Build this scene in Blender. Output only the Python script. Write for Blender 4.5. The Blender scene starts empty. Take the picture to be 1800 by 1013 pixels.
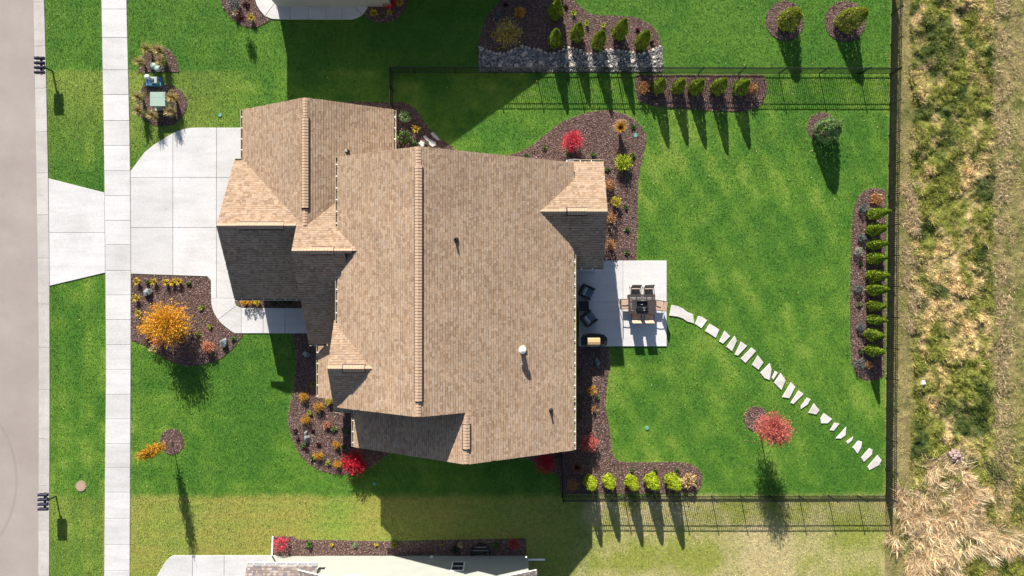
import bpy, bmesh, math, random
import numpy as np
from mathutils import Vector, Matrix

# ---------------------------------------------------------------- camera, sky, sun, exposure
K = 0.0345            # metres per photograph pixel on the ground
H = 43.06             # flying height of the drone
SUN_EL, SUN_AZ = math.radians(29.0), math.radians(11.0)
sc = bpy.context.scene
col = sc.collection
cam_d = bpy.data.cameras.new('drone_camera')
cam = bpy.data.objects.new('drone_camera', cam_d); col.objects.link(cam)
cam.location = (0, 0, H); cam.rotation_euler = (0, 0, 0)
cam_d.sensor_width = 36.0; cam_d.lens = 36.0 * H / K / 1800.0
cam_d.clip_start = 0.5; cam_d.clip_end = 2000
sc.camera = cam
w = bpy.data.worlds.new('World'); sc.world = w; w.use_nodes = True
nt = w.node_tree; nt.nodes.clear()
sky = nt.nodes.new('ShaderNodeTexSky'); sky.sky_type = 'NISHITA'; sky.sun_disc = False
sky.sun_elevation = SUN_EL; sky.sun_rotation = -SUN_AZ; sky.air_density = 1.0; sky.dust_density = 1.0
bg = nt.nodes.new('ShaderNodeBackground'); bg.inputs[1].default_value = 0.066
wo = nt.nodes.new('ShaderNodeOutputWorld')
nt.links.new(sky.outputs[0], bg.inputs[0]); nt.links.new(bg.outputs[0], wo.inputs[0])
sl = bpy.data.lights.new('sun', 'SUN'); sl.energy = 5.0; sl.angle = math.radians(0.5); sl.color = (1.0, 0.93, 0.83)
so = bpy.data.objects.new('sun', sl); col.objects.link(so)
so.rotation_euler = Vector((math.sin(SUN_AZ)*math.cos(SUN_EL), -math.cos(SUN_AZ)*math.cos(SUN_EL), -math.sin(SUN_EL))).to_track_quat('-Z', 'Y').to_euler()
so.location = (0, 0, 60)
sc.view_settings.view_transform = 'Standard'; sc.view_settings.look = 'None'
sc.view_settings.exposure = 1.02; sc.view_settings.gamma = 1.0; sc.view_settings.use_curve_mapping = False

rng = np.random.default_rng(7)
random.seed(7)

# ---------------------------------------------------------------- helpers
def P(x, y, z=0.0):
    """world point of height z seen at photograph pixel (x, y)"""
    s = 1 - z / H
    return ((x - 900) * K * s, (506.5 - y) * K * s, z)
def PP(pts): return [P(x, y)[:2] for x, y in pts]
def Q(qx, qy): return (qx * K, -qy * K)

def fast_mesh(name, V, F, attr=None, smooth=False):
    """V (n,3) float, F (m,k) int, all faces with k corners"""
    V = np.asarray(V, np.float32); F = np.asarray(F, np.int32)
    me = bpy.data.meshes.new(name)
    me.vertices.add(len(V)); me.vertices.foreach_set('co', V.ravel())
    k = F.shape[1]
    me.loops.add(F.size); me.loops.foreach_set('vertex_index', F.ravel())
    me.polygons.add(len(F)); me.polygons.foreach_set('loop_start', np.arange(0, F.size, k, dtype=np.int32))
    me.polygons.foreach_set('loop_total', np.full(len(F), k, np.int32))
    me.polygons.foreach_set('use_smooth', np.full(len(F), smooth, dtype=bool))
    if attr is not None:
        for an, av in attr.items():
            a = me.attributes.new(an, 'FLOAT_COLOR', 'POINT')
            a.data.foreach_set('color', np.concatenate([av, np.ones((len(av), 1))], 1).astype(np.float32).ravel())
    me.update(calc_edges=True); me.validate()
    return me
class MB:
    """collects shapes (world or local coordinates) for one mesh"""
    def __init__(s): s.v = []; s.f = []
    def add(s, vs, fs):
        o = len(s.v); s.v += [tuple(v) for v in vs]; s.f += [tuple(i + o for i in f) for f in fs]; return s
    def box(s, c, d, rz=0.0, M=None):
        x, y, z = d[0] / 2, d[1] / 2, d[2] / 2
        R = M if M is not None else Matrix.Rotation(rz, 3, 'Z')
        vs = [R @ Vector(p) + Vector(c) for p in ((-x,-y,-z),(x,-y,-z),(x,y,-z),(-x,y,-z),(-x,-y,z),(x,-y,z),(x,y,z),(-x,y,z))]
        return s.add(vs, [(3,2,1,0),(4,5,6,7),(0,1,5,4),(1,2,6,5),(2,3,7,6),(3,0,4,7)])
    def prism(s, poly, z0, z1, bev=0.0):
        n = len(poly)
        if area(poly) < 0: poly = poly[::-1]
        if bev > 0:
            ins = inset(poly, bev)
            vs = [(x, y, z0) for x, y in poly] + [(x, y, z1 - bev) for x, y in poly] + [(x, y, z1) for x, y in ins]
            fs = [tuple(range(n - 1, -1, -1)), tuple(range(2 * n, 3 * n))]
            for l in (0, n):
                fs += [(l + i, l + (i + 1) % n, l + n + (i + 1) % n, l + n + i) for i in range(n)]
        else:
            vs = [(x, y, z0) for x, y in poly] + [(x, y, z1) for x, y in poly]
            fs = [tuple(range(n - 1, -1, -1)), tuple(range(n, 2 * n))] + [(i, (i + 1) % n, n + (i + 1) % n, n + i) for i in range(n)]
        return s.add(vs, fs)
    def tube(s, pts, r, n=8, cap=True):
        pts = [Vector(p) for p in pts]; rs = r if isinstance(r, (list, tuple)) else [r] * len(pts)
        rings = []
        for i, p in enumerate(pts):
            d = (pts[min(i + 1, len(pts) - 1)] - pts[max(i - 1, 0)])
            d = d.normalized() if d.length > 1e-9 else Vector((0, 0, 1))
            a = d.cross(Vector((0, 0, 1)) if abs(d.z) < .9 else Vector((1, 0, 0))).normalized(); b = d.cross(a)
            rings.append([p + (a * math.cos(2 * math.pi * k / n) + b * math.sin(2 * math.pi * k / n)) * rs[i] for k in range(n)])
        vs = [v for rg in rings for v in rg]; fs = []
        for i in range(len(pts) - 1):
            fs += [(i*n + k, i*n + (k+1) % n, (i+1)*n + (k+1) % n, (i+1)*n + k) for k in range(n)]
        if cap: fs += [tuple(range(n)), tuple(range(len(vs) - n, len(vs)))[::-1]]
        return s.add(vs, fs)
    def lathe(s, c, prof, n=20):
        vs = [(c[0] + r * math.cos(2*math.pi*k/n), c[1] + r * math.sin(2*math.pi*k/n), c[2] + z) for r, z in prof for k in range(n)]
        fs = []
        for i in range(len(prof) - 1):
            fs += [(i*n + k, i*n + (k+1) % n, (i+1)*n + (k+1) % n, (i+1)*n + k) for k in range(n)]
        fs += [tuple(range(n))[::-1], tuple(range(len(vs) - n, len(vs)))]
        return s.add(vs, fs)
    def mesh(s, name, off=(0, 0, 0), smooth=False):
        me = bpy.data.meshes.new(name)
        me.from_pydata([(v[0]-off[0], v[1]-off[1], v[2]-off[2]) for v in s.v], [], s.f)
        if smooth: me.polygons.foreach_set('use_smooth', np.ones(len(me.polygons), bool))
        me.update(); return me
    def build(s, name, mat, parent=None, smooth=False, off=None):
        """link as one object; under a parent, world coordinates are taken relative to the thing's base"""
        if off is None:
            off = (0, 0, 0); p = parent
            while p is not None: off = tuple(a + b for a, b in zip(off, p.location)); p = p.parent
        o = bpy.data.objects.new(name, s.mesh(name, off, smooth)); col.objects.link(o)
        o.data.materials.append(mat); o.parent = parent
        return o
def link(name, me, mat=None, parent=None, loc=(0,0,0), rz=0, sc_=None):
    o = bpy.data.objects.new(name, me); col.objects.link(o)
    if mat is not None and not me.materials: me.materials.append(mat)
    o.parent = parent; o.location = loc; o.rotation_euler = (0, 0, rz)
    if sc_ is not None: o.scale = sc_ if isinstance(sc_, (tuple, list)) else (sc_,) * 3
    return o
def empty(name, loc=(0, 0, 0), rz=0): return link(name, None, None, None, loc, rz)
def tag(o, label, cat=None, group=None, kind=None):
    if label: o['label'] = label
    if cat: o['category'] = cat
    if group: o['group'] = group
    if kind: o['kind'] = kind
    return o
def area(p): return 0.5 * sum(p[i][0]*p[(i+1) % len(p)][1] - p[(i+1) % len(p)][0]*p[i][1] for i in range(len(p)))
def inset(poly, d):
    n = len(poly); out = []
    for i in range(n):
        a, b, c = Vector(poly[i-1]), Vector(poly[i]), Vector(poly[(i+1) % n])
        e1 = (b - a).normalized() if (b-a).length > 1e-9 else Vector((1,0)); e2 = (c - b).normalized() if (c-b).length > 1e-9 else e1
        n1, n2 = Vector((-e1.y, e1.x)), Vector((-e2.y, e2.x)); m = n1 + n2
        m = m / max(m.length_squared / 2, 0.5)
        out.append((b.x + m.x * d, b.y + m.y * d))
    return out
def smooth_closed(pts, sub=6):
    n = len(pts); out = []
    for i in range(n):
        p0, p1, p2, p3 = (np.array(pts[(i + k) % n], float) for k in (-1, 0, 1, 2))
        for j in range(sub):
            t = j / sub
            out.append(tuple(0.5*((2*p1) + (-p0+p2)*t + (2*p0-5*p1+4*p2-p3)*t*t + (-p0+3*p1-3*p2+p3)*t**3)))
    return out
def smooth_open(pts, sub=6):
    q = [pts[0]] + list(pts) + [pts[-1]]; out = []
    for i in range(1, len(q) - 2):
        p0, p1, p2, p3 = (np.array(q[i + k], float) for k in (-1, 0, 1, 2))
        for j in range(sub):
            t = j / sub
            out.append(tuple(0.5*((2*p1) + (-p0+p2)*t + (2*p0-5*p1+4*p2-p3)*t*t + (-p0+3*p1-3*p2+p3)*t**3)))
    out.append(tuple(pts[-1])); return out
def clip(poly, a, b, c):
    """keep the side a*x+b*y<=c"""
    out = []
    for i in range(len(poly)):
        p, q = poly[i], poly[(i+1) % len(poly)]
        dp, dq = a*p[0]+b*p[1]-c, a*q[0]+b*q[1]-c
        if dp <= 0: out.append(p)
        if dp * dq < 0:
            t = dp / (dp - dq); out.append((p[0]+t*(q[0]-p[0]), p[1]+t*(q[1]-p[1])))
    return out
def inside(X, Y, poly):
    p = np.asarray(poly); r = np.zeros(len(X), bool)
    bb = (X >= p[:,0].min()) & (X <= p[:,0].max()) & (Y >= p[:,1].min()) & (Y <= p[:,1].max())
    idx = np.nonzero(bb)[0]
    if len(idx) == 0: return r
    x, y = X[idx], Y[idx]; c = np.zeros(len(idx), bool)
    for i in range(len(p)):
        x1, y1 = p[i-1]; x2, y2 = p[i]
        if y1 == y2: continue
        k = (y1 > y) != (y2 > y)
        c ^= k & (x < (x2-x1) * (y-y1) / (y2-y1) + x1)
    r[idx] = c; return r
def edge_dist(X, Y, poly, reach):
    p = np.asarray(poly); d = np.full(len(X), 9.0)
    bb = (X >= p[:,0].min()-reach) & (X <= p[:,0].max()+reach) & (Y >= p[:,1].min()-reach) & (Y <= p[:,1].max()+reach)
    idx = np.nonzero(bb)[0]
    if len(idx) == 0: return d
    x, y = X[idx], Y[idx]; m = np.full(len(idx), 9.0)
    for i in range(len(p)):
        a, b = p[i-1], p[i]; e = b - a; L = max((e**2).sum(), 1e-9)
        t = np.clip(((x-a[0])*e[0] + (y-a[1])*e[1]) / L, 0, 1)
        m = np.minimum(m, np.hypot(x-a[0]-t*e[0], y-a[1]-t*e[1]))
    d[idx] = m; return d
_lat = np.random.default_rng(3).random((256, 256))
def vnoise(X, Y, s, seed=0):
    x = X / s + seed * 17.3; y = Y / s + seed * 9.1
    i, j = np.floor(x).astype(int), np.floor(y).astype(int); fx, fy = x - i, y - j
    fx = fx*fx*(3-2*fx); fy = fy*fy*(3-2*fy)
    g = lambda a, b: _lat[a % 256, b % 256]
    return (g(i,j)*(1-fx)+g(i+1,j)*fx)*(1-fy) + (g(i,j+1)*(1-fx)+g(i+1,j+1)*fx)*fy
def fbm(X, Y, s, seed=0, o=4):
    t = 0; a = .5; n = 0
    for k in range(o): t = t + a*vnoise(X, Y, s/2**k, seed+k); n += a; a *= .5
    return t / n

# ---------------------------------------------------------------- materials
def newmat(name):
    m = bpy.data.materials.new(name); m.use_nodes = True
    n = m.node_tree; n.nodes.clear()
    o = n.nodes.new('ShaderNodeOutputMaterial'); b = n.nodes.new('ShaderNodeBsdfPrincipled')
    n.links.new(b.outputs[0], o.inputs[0]); return m, n, b, o
def ramp(n, stops, fac):
    r = n.nodes.new('ShaderNodeValToRGB'); e = r.color_ramp.elements
    while len(e) < len(stops): e.new(0.5)
    for i, (p, c) in enumerate(stops): e[i].position = p; e[i].color = (*c, 1)
    n.links.new(fac, r.inputs[0]); return r.outputs[0]
def noise(n, scale, detail=5, rough=.6, coord='Object', vec=None, dist=0):
    t = n.nodes.new('ShaderNodeTexNoise'); t.inputs['Scale'].default_value = scale
    t.inputs['Detail'].default_value = detail; t.inputs['Roughness'].default_value = rough; t.inputs['Distortion'].default_value = dist
    if vec is None:
        g = n.nodes.new('ShaderNodeNewGeometry'); vec = g.outputs['Position']
    n.links.new(vec, t.inputs['Vector']); return t.outputs['Fac']
def mixc(n, fac, a, b, mode='MIX'):
    m = n.nodes.new('ShaderNodeMix'); m.data_type = 'RGBA'; m.blend_type = mode
    for s, v in ((0, fac), (6, a), (7, b)):
        if hasattr(v, 'node'): n.links.new(v, m.inputs[s])
        else: m.inputs[s].default_value = v if s == 0 else (*v, 1)
    return m.outputs[2]
def bump(n, b, h, strength=.4, dist=.02):
    u = n.nodes.new('ShaderNodeBump'); u.inputs['Strength'].default_value = strength; u.inputs['Distance'].default_value = dist
    n.links.new(h, u.inputs['Height']); n.links.new(u.outputs[0], b.inputs['Normal'])
def mat_plain(name, c, rough=.6, metal=0, var=.12, scale=6, bmp=0.15, bscale=60):
    m, n, b, o = newmat(name)
    f = noise(n, scale)
    lo = tuple(x*(1-var) for x in c); hi = tuple(min(1, x*(1+var)) for x in c)
    n.links.new(ramp(n, [(.3, lo), (.7, hi)], f), b.inputs['Base Color'])
    b.inputs['Roughness'].default_value = rough; b.inputs['Metallic'].default_value = metal
    if bmp: bump(n, b, noise(n, bscale), bmp, .01)
    return m
def mat_island(name, cols, rough=.75, trans=0.0, spec=.3, bmp=0, drough=0):
    """leaves, shingles, stones: every piece has its own tone"""
    m, n, b, o = newmat(name)
    g = n.nodes.new('ShaderNodeNewGeometry')
    k = len(cols)
    c = ramp(n, [((i + .5) / k if k > 1 else .5, cc) for i, cc in enumerate(cols)], g.outputs['Random Per Island'])
    if drough: c = mixc(n, 1.0, c, ramp(n, [(.3, (.87,.87,.88)), (.7, (1.08,1.07,1.05))], noise(n, .45, 6, .65, dist=.4)), 'MULTIPLY')
    n.links.new(c, b.inputs['Base Color']); b.inputs['Roughness'].default_value = rough
    b.inputs['Diffuse Roughness'].default_value = drough
    b.inputs['Specular IOR Level'].default_value = spec
    if trans:
        t = n.nodes.new('ShaderNodeBsdfTranslucent'); n.links.new(c, t.inputs[0])
        x = n.nodes.new('ShaderNodeMixShader'); x.inputs[0].default_value = trans
        n.links.new(b.outputs[0], x.inputs[1]); n.links.new(t.outputs[0], x.inputs[2]); n.links.new(x.outputs[0], o.inputs[0])
    if bmp: bump(n, b, noise(n, 90), bmp, .01)
    return m
def mat_concrete(name, c, stain=.2, sc1=.5):
    m, n, b, o = newmat(name)
    oi = n.nodes.new('ShaderNodeObjectInfo')
    a = ramp(n, [(.3, tuple(x*(1-stain) for x in c)), (.62, c)], noise(n, sc1, 8, .65, dist=.3))
    f = ramp(n, [(.35, (.82,.82,.82)), (.7, (1.06,1.06,1.06))], noise(n, 14, 6, .75))
    v = ramp(n, [(0, (.90,.895,.885)), (1, (1.03,1.03,1.03))], oi.outputs['Random'])
    g = n.nodes.new('ShaderNodeNewGeometry'); mp = n.nodes.new('ShaderNodeMapping'); mp.inputs['Scale'].default_value = (.35, 2.2, 1); mp.inputs['Rotation'].default_value = (0, 0, .05)
    n.links.new(g.outputs['Position'], mp.inputs[0])
    sk = ramp(n, [(.36, (.86,.85,.83)), (.55, (1,1,1))], noise(n, 1.1, 5, .6, vec=mp.outputs[0]))
    sp = ramp(n, [(.69, (1,1,1)), (.76, (.72,.7,.67))], noise(n, 4.5, 3, .5))
    a = mixc(n, .6, a, mixc(n, 1.0, a, mixc(n, 1.0, sk, sp, 'MULTIPLY'), 'MULTIPLY'))
    x = mixc(n, 1.0, mixc(n, 1.0, a, f, 'MULTIPLY'), v, 'MULTIPLY')
    n.links.new(x, b.inputs['Base Color']); b.inputs['Roughness'].default_value = .85
    bump(n, b, noise(n, 60, 4), .2, .006); return m
MAT = {}
M = MAT
M['conc'] = mat_concrete('pale_concrete', (.60, .595, .60), .14)
M['conc_curb'] = mat_concrete('curb_concrete', (.50, .475, .455), .18, .9)
M['conc_joint'] = mat_plain('joint_dirt', (.30, .28, .255), .95)
M['patio'] = mat_concrete('patio_concrete', (.60, .595, .605), .08)
# road: worn light grey pavement with a curved tyre mark
m, n, b, o = newmat('worn_road')
g = n.nodes.new('ShaderNodeNewGeometry')
c1 = ramp(n, [(.3, (.27,.232,.213)), (.7, (.33,.29,.268))], noise(n, .35, 7, .6))
c2 = ramp(n, [(.3, (.86,.86,.86)), (.72, (1.1,1.1,1.1))], noise(n, 28, 4, .8))
base = mixc(n, 1.0, c1, c2, 'MULTIPLY')
vd = n.nodes.new('ShaderNodeVectorMath'); vd.operation = 'DISTANCE'; n.links.new(g.outputs['Position'], vd.inputs[0])
vd.inputs[1].default_value = P(-150, 845)
md = n.nodes.new('ShaderNodeMath'); md.operation = 'SUBTRACT'; n.links.new(vd.outputs['Value'], md.inputs[0]); md.inputs[1].default_value = 178*K
ab = n.nodes.new('ShaderNodeMath'); ab.operation = 'ABSOLUTE'; n.links.new(md.outputs[0], ab.inputs[0])
mk = ramp(n, [(0, (.45,.45,.45)), (.07, (.3,.3,.3)), (.1, (0,0,0))], ab.outputs[0])
n.links.new(mixc(n, mk, base, (.2,.18,.175)), b.inputs['Base Color']); b.inputs['Roughness'].default_value = .9
bump(n, b, noise(n, 90, 3), .35, .008); M['road'] = m
def mat_attr(name, trans=0, lo=.62, hi=1.38, fine=25):
    """lawn: tone of the turf kept per point, broken up by noise and blade by blade"""
    m, n, b, o = newmat(name)
    a = n.nodes.new('ShaderNodeAttribute'); a.attribute_name = 'turf'
    g = n.nodes.new('ShaderNodeNewGeometry')
    f = ramp(n, [(0, (lo,)*3), (1, (hi,)*3)], g.outputs['Random Per Island'] if trans else noise(n, fine, 6, .75))
    c = mixc(n, 1.0, a.outputs['Color'], f, 'MULTIPLY')
    c = mixc(n, 1.0, c, ramp(n, [(.3, (.78,.82,.8)), (.7, (1.2,1.15,1.1))], noise(n, 3.5, 4, .7)), 'MULTIPLY')
    n.links.new(c, b.inputs['Base Color']); b.inputs['Roughness'].default_value = .8; b.inputs['Specular IOR Level'].default_value = .15
    if trans:
        t = n.nodes.new('ShaderNodeBsdfTranslucent'); n.links.new(c, t.inputs[0])
        x = n.nodes.new('ShaderNodeMixShader'); x.inputs[0].default_value = trans
        n.links.new(b.outputs[0], x.inputs[1]); n.links.new(t.outputs[0], x.inputs[2]); n.links.new(x.outputs[0], o.inputs[0])
    else: bump(n, b, noise(n, 40, 5, .8), .6, .03)
    return m
M['turf'] = mat_attr('turf_soil'); M['blade'] = mat_attr('grass_blades', .25, .3, 1.75)
M['earth'] = mat_plain('dry_earth', (.16, .13, .08), .95, var=.3, scale=2)
m, n, b, o = newmat('mulch_bed')
c = ramp(n, [(.25, (.04,.024,.021)), (.5, (.095,.057,.05)), (.75, (.17,.11,.098))], noise(n, 22, 6, .85))
c = mixc(n, 1.0, c, ramp(n, [(.3, (.75,.72,.72)), (.7, (1.2,1.2,1.2))], noise(n, 1.2, 4)), 'MULTIPLY')
n.links.new(c, b.inputs['Base Color']); b.inputs['Roughness'].default_value = .95; bump(n, b, noise(n, 30, 5, .8), .9, .03); M['mulch'] = m
M['chips'] = mat_island('mulch_chips', [(.055,.03,.024), (.115,.068,.056), (.165,.10,.084), (.235,.15,.126), (.34,.24,.21)], .9)
M['shingle'] = mat_island('tan_shingles', [(.305,.208,.138), (.375,.263,.178), (.425,.31,.218), (.39,.276,.187), (.335,.233,.154), (.405,.311,.237), (.445,.332,.236), (.36,.257,.178)], .9, spec=.1, bmp=0, drough=.45)
M['deck'] = mat_plain('shingle_underlay', (.085, .058, .045), .95)
M['cap'] = mat_plain('ridge_cap_tan', (.40, .28, .19), .9, var=.15, scale=9, bmp=.4)
M['grey_shingle'] = mat_island('grey_brown_shingles', [(.16,.13,.12), (.24,.2,.18), (.3,.27,.26), (.2,.15,.13), (.13,.12,.13)], .9)
M['dark'] = mat_plain('black_metal', (.012, .012, .014), .45)
M['vent_dark'] = mat_plain('dark_plum_vent', (.045, .02, .025), .7)
M['fence'] = mat_plain('black_fence_paint', (.012, .012, .013), .4)
M['gutter'] = mat_plain('cream_gutter', (.45, .40, .28), .45)
M['trim'] = mat_plain('white_trim', (.78, .78, .77), .5, var=.04)
M['soffit'] = mat_plain('tan_trim', (.33, .24, .16), .7)
m, n, b, o = newmat('sage_siding')
tc = n.nodes.new('ShaderNodeNewGeometry'); sx = n.nodes.new('ShaderNodeSeparateXYZ'); n.links.new(tc.outputs['Position'], sx.inputs[0])
c = ramp(n, [(.3, (.30,.315,.285)), (.7, (.335,.35,.32))], noise(n, 1.5, 4))
n.links.new(c, b.inputs['Base Color']); b.inputs['Roughness'].default_value = .6; M['siding'] = m
M['brown_siding'] = mat_plain('taupe_siding', (.34, .29, .235), .7, var=.08)
m, n, b, o = newmat('window_glass'); b.inputs['Base Color'].default_value = (.03,.04,.05,1); b.inputs['Roughness'].default_value = .05; M['glass'] = m
M['door'] = mat_plain('dark_wood_door', (.12, .06, .035), .5)
M['bark'] = mat_plain('grey_brown_bark', (.11, .085, .065), .9, var=.3, scale=30)
M['boulder'] = mat_plain('blue_grey_slate', (.17, .195, .205), .8, var=.4, scale=5, bmp=.7, bscale=14)
M['flag'] = mat_concrete('pale_flagstone', (.63, .61, .585), .22, 2.5)
M['river'] = mat_island('river_stones', [(.25,.21,.17), (.38,.33,.28), (.46,.41,.36), (.33,.27,.22), (.5,.45,.4)], .7, bmp=.3)
M['gravel'] = mat_island('mixed_gravel', [(.05,.055,.065), (.12,.13,.145), (.2,.205,.21), (.3,.285,.27), (.16,.15,.14), (.48,.46,.42)], .75)
M['gravel_bed'] = mat_plain('gravel_fines', (.14, .14, .14), .9, var=.4, scale=25)
def leafm(name, cols, trans=.25): M[name] = mat_island(name + '_leaves', cols, .6, trans)
leafm('arbor', [(.095,.16,.012), (.21,.31,.022), (.34,.44,.034), (.15,.24,.018)])
leafm('lime', [(.24,.33,.012), (.38,.47,.02), (.46,.53,.03), (.30,.39,.015)])  # juniper and clump green; also paints the sunlit side of lower-fence evergreens
leafm('softgreen', [(.15,.19,.018), (.29,.34,.035), (.40,.42,.055), (.2,.26,.025)])
leafm('sage', [(.12,.22,.08), (.22,.36,.12), (.34,.47,.19), (.16,.28,.1)])
leafm('spruce', [(.07,.10,.10), (.13,.18,.17), (.21,.26,.25), (.05,.08,.07)])
leafm('silver', [(.25,.27,.22), (.36,.38,.31), (.45,.45,.37)])
leafm('green', [(.035,.085,.015), (.075,.16,.03), (.12,.22,.05)])
leafm('darkgreen', [(.02,.04,.012), (.04,.075,.02), (.06,.1,.03)])
leafm('gold', [(.50,.27,.015), (.62,.36,.02), (.55,.22,.015), (.42,.24,.02)])
leafm('yellow', [(.52,.42,.03), (.60,.48,.04), (.38,.36,.03)])
leafm('orange', [(.66,.30,.014), (.74,.42,.02), (.68,.25,.018), (.64,.38,.018), (.80,.52,.04), (.50,.17,.014)])
leafm('rust', [(.38,.15,.045), (.48,.24,.08), (.30,.11,.04), (.55,.33,.15)])
leafm('peach', [(.55,.20,.12), (.62,.32,.18), (.48,.15,.09)])
leafm('tan', [(.50,.36,.17), (.42,.27,.11), (.58,.45,.24)])
leafm('red', [(.50,.012,.03), (.62,.025,.05), (.38,.008,.02)])
leafm('pink', [(.60,.05,.085), (.70,.10,.14), (.55,.03,.06)])
leafm('coral', [(.52,.095,.085), (.60,.17,.145), (.42,.065,.06), (.56,.22,.17)])
leafm('purple', [(.05,.010,.018), (.09,.015,.025), (.03,.008,.012)])
leafm('brownred', [(.20,.055,.045), (.26,.09,.06), (.14,.04,.035)])
leafm('plume', [(.55,.42,.24), (.46,.32,.15), (.62,.5,.3), (.36,.27,.1)])
leafm('straw', [(.62,.50,.32), (.52,.38,.21), (.70,.60,.42), (.42,.29,.15)])
leafm('daylily', [(.66,.46,.03), (.50,.42,.04), (.34,.36,.04), (.70,.36,.03)])

# ================================================================ THE SETTING
def interp(tab):
    ys = [t[0] for t in tab]; xs = [t[1] for t in tab]
    return lambda y: float(np.interp(y, ys, xs)) if np.isscalar(y) else np.interp(y, ys, xs)
ROAD_E = interp([(-120, 55), (0, 57.7), (155, 60.7), (302, 63), (453, 65.4), (620, 67.2), (800, 67), (1130, 66)])
CURB_R = interp([(-120, 75), (0, 78), (100, 81), (230, 83.6), (310, 85.2), (500, 87.6), (700, 88), (1130, 86.8)])
WALK_L = interp([(-120, 176), (0, 179), (150, 181.5), (220, 183), (336, 184.5), (480, 186), (660, 187), (830, 185.2), (1130, 183)])
WALK_R = interp([(-120, 219), (0, 222.8), (120, 225.5), (220, 228), (300, 229.2), (480, 230.4), (700, 230), (1130, 228)])
FENCE_X = interp([(-120, 1571), (0, 1567), (170, 1563.5), (340, 1561), (520, 1559), (680, 1557.5), (871, 1556), (1130, 1554)])

mb = MB(); mb.add([(-400,-400,-.16),(400,-400,-.16),(400,400,-.16),(-400,400,-.16)], [(0,1,2,3)])
tag(mb.build('ground', M['earth']), 'bare brown earth under the whole neighbourhood', 'ground', kind='structure')
# road
ys = list(range(-120, 1131, 25))
mb = MB(); vs = []; fs = []
for y in ys: vs += [(*P(-420, y)[:2], -.055), (*P(-100, y)[:2], -.05), (*P(ROAD_E(y), y)[:2], -.06)]
for i in range(len(ys)-1): fs += [(3*i, 3*i+3, 3*i+4, 3*i+1), (3*i+1, 3*i+4, 3*i+5, 3*i+2)]
mb.add(vs, fs); tag(mb.build('road', M['road']), 'worn pinkish grey street along the left edge', 'road', kind='structure')
# curb with gutter pan, cast in lengths
curb = tag(empty('curb', P(75, 506)), 'pale concrete curb and gutter beside the street', 'curb', kind='structure')
jy = [-75, 3, 80.5, 155, 231.5, 304, 377.5, 453.6, 534.6, 610.7, 685, 771.4, 854, 932.7, 1012, 1090]
for a, b_ in zip(jy[:-1], jy[1:]):
    mb = MB(); seg = np.linspace(a + .22, b_ - .22, 4); vs = []; n_ = 6
    for y in seg:
        l, r = ROAD_E(y), CURB_R(y)
        for x, z in ((l, -.2), (l, -.052), (r - 5.5, -.035), (r - 4.4, .045), (r, .05), (r, -.2)): vs.append((*P(x, y)[:2], z))
    fs = [(i*n_+k, i*n_+(k+1) % n_, (i+1)*n_+(k+1) % n_, (i+1)*n_+k) for i in range(3) for k in range(n_)] + [tuple(range(n_))[::-1], tuple(range(3*n_, 4*n_))]
    mb.add(vs, fs).build('curb_segment', M['conc_curb'], curb)
# sidewalk
walk = MB(); vs = []
for y in ys: vs += [(*P(WALK_L(y)+.3, y)[:2], .02), (*P(WALK_R(y)-.3, y)[:2], .02)]
walk.add(vs, [(2*i, 2*i+2, 2*i+3, 2*i+1) for i in range(len(ys)-1)])
walk = tag(walk.build('sidewalk', M['conc_joint']), 'straight pale concrete sidewalk crossing the driveway', 'sidewalk', kind='structure')
jy = [-70, -26, 16.8, 66.8, 123.5, 167, 212.8, 256.4, 301, 344.8, 388, 430.8, 476, 519, 562.4, 606.4, 650.5, 693.4, 736.8, 780, 822.6, 865.3, 911.4, 957, 1003.4, 1048, 1092]
for a, b_ in zip(jy[:-1], jy[1:]):
    a += .28; b_ -= .28
    poly = PP([(WALK_L(a), a), (WALK_R(a), a), (WALK_R(b_), b_), (WALK_L(b_), b_)])
    MB().prism(poly, -.05, .05 + random.uniform(-.004, .004), .012).build('concrete_slab', M['conc'], walk)
# driveway with apron and entry walk
def slabs(parent, poly_px, xs=(), ys=(), mat='conc', z=.055, gap=.28):
    cells = [poly_px]
    for xv in xs:
        nx = []
        for c in cells:
            for p in (clip(c, 1, 0, xv - gap), clip(c, -1, 0, -(xv + gap))):
                if len(p) > 2 and abs(area(p)) > 2: nx.append(p)
        cells = nx
    for yv in ys:
        nx = []
        for c in cells:
            for p in (clip(c, 0, 1, yv - gap), clip(c, 0, -1, -(yv + gap))):
                if len(p) > 2 and abs(area(p)) > 2: nx.append(p)
        cells = nx
    for c in cells: MB().prism(PP(c), -.05, z + random.uniform(-.003, .003), .01).build('concrete_slab', M[mat], parent)
DRIVE = [(230.2, 301), (255, 268), (272, 254.5), (288.6, 244), (301, 237), (312, 231.5), (322, 228), (332, 226), (344, 225), (462, 225), (462, 524.5), (371.6, 524.5), (371.6, 493), (365, 486), (231, 481.5)]
APRON = [(86, 314), (184.2, 339), (185.6, 479.5), (88.2, 502.5)]
WALK1 = [(371.6, 524.9), (413, 524.9), (413.5, 533), (415.5, 537.3), (384, 562), (378, 552.5), (374, 543), (371.8, 533)]
WALK2 = [(415.8, 537.6), (420, 540.4), (424.5, 541.6), (424.5, 586), (413, 586), (405, 581), (397, 575), (390, 569), (384.4, 562.5)]
drv = MB().prism(PP([(230.6, 301), (289, 245), (333, 227), (460, 226.5), (460, 523), (372, 523), (365, 485.5), (231.4, 481)]), -.06, .02).build('driveway', M['conc_joint'])
tag(drv, 'wide pale concrete driveway curving in front of the garage', 'driveway', kind='structure')
slabs(drv, DRIVE, (304.6, 381), (312.6, 400.6))
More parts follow.
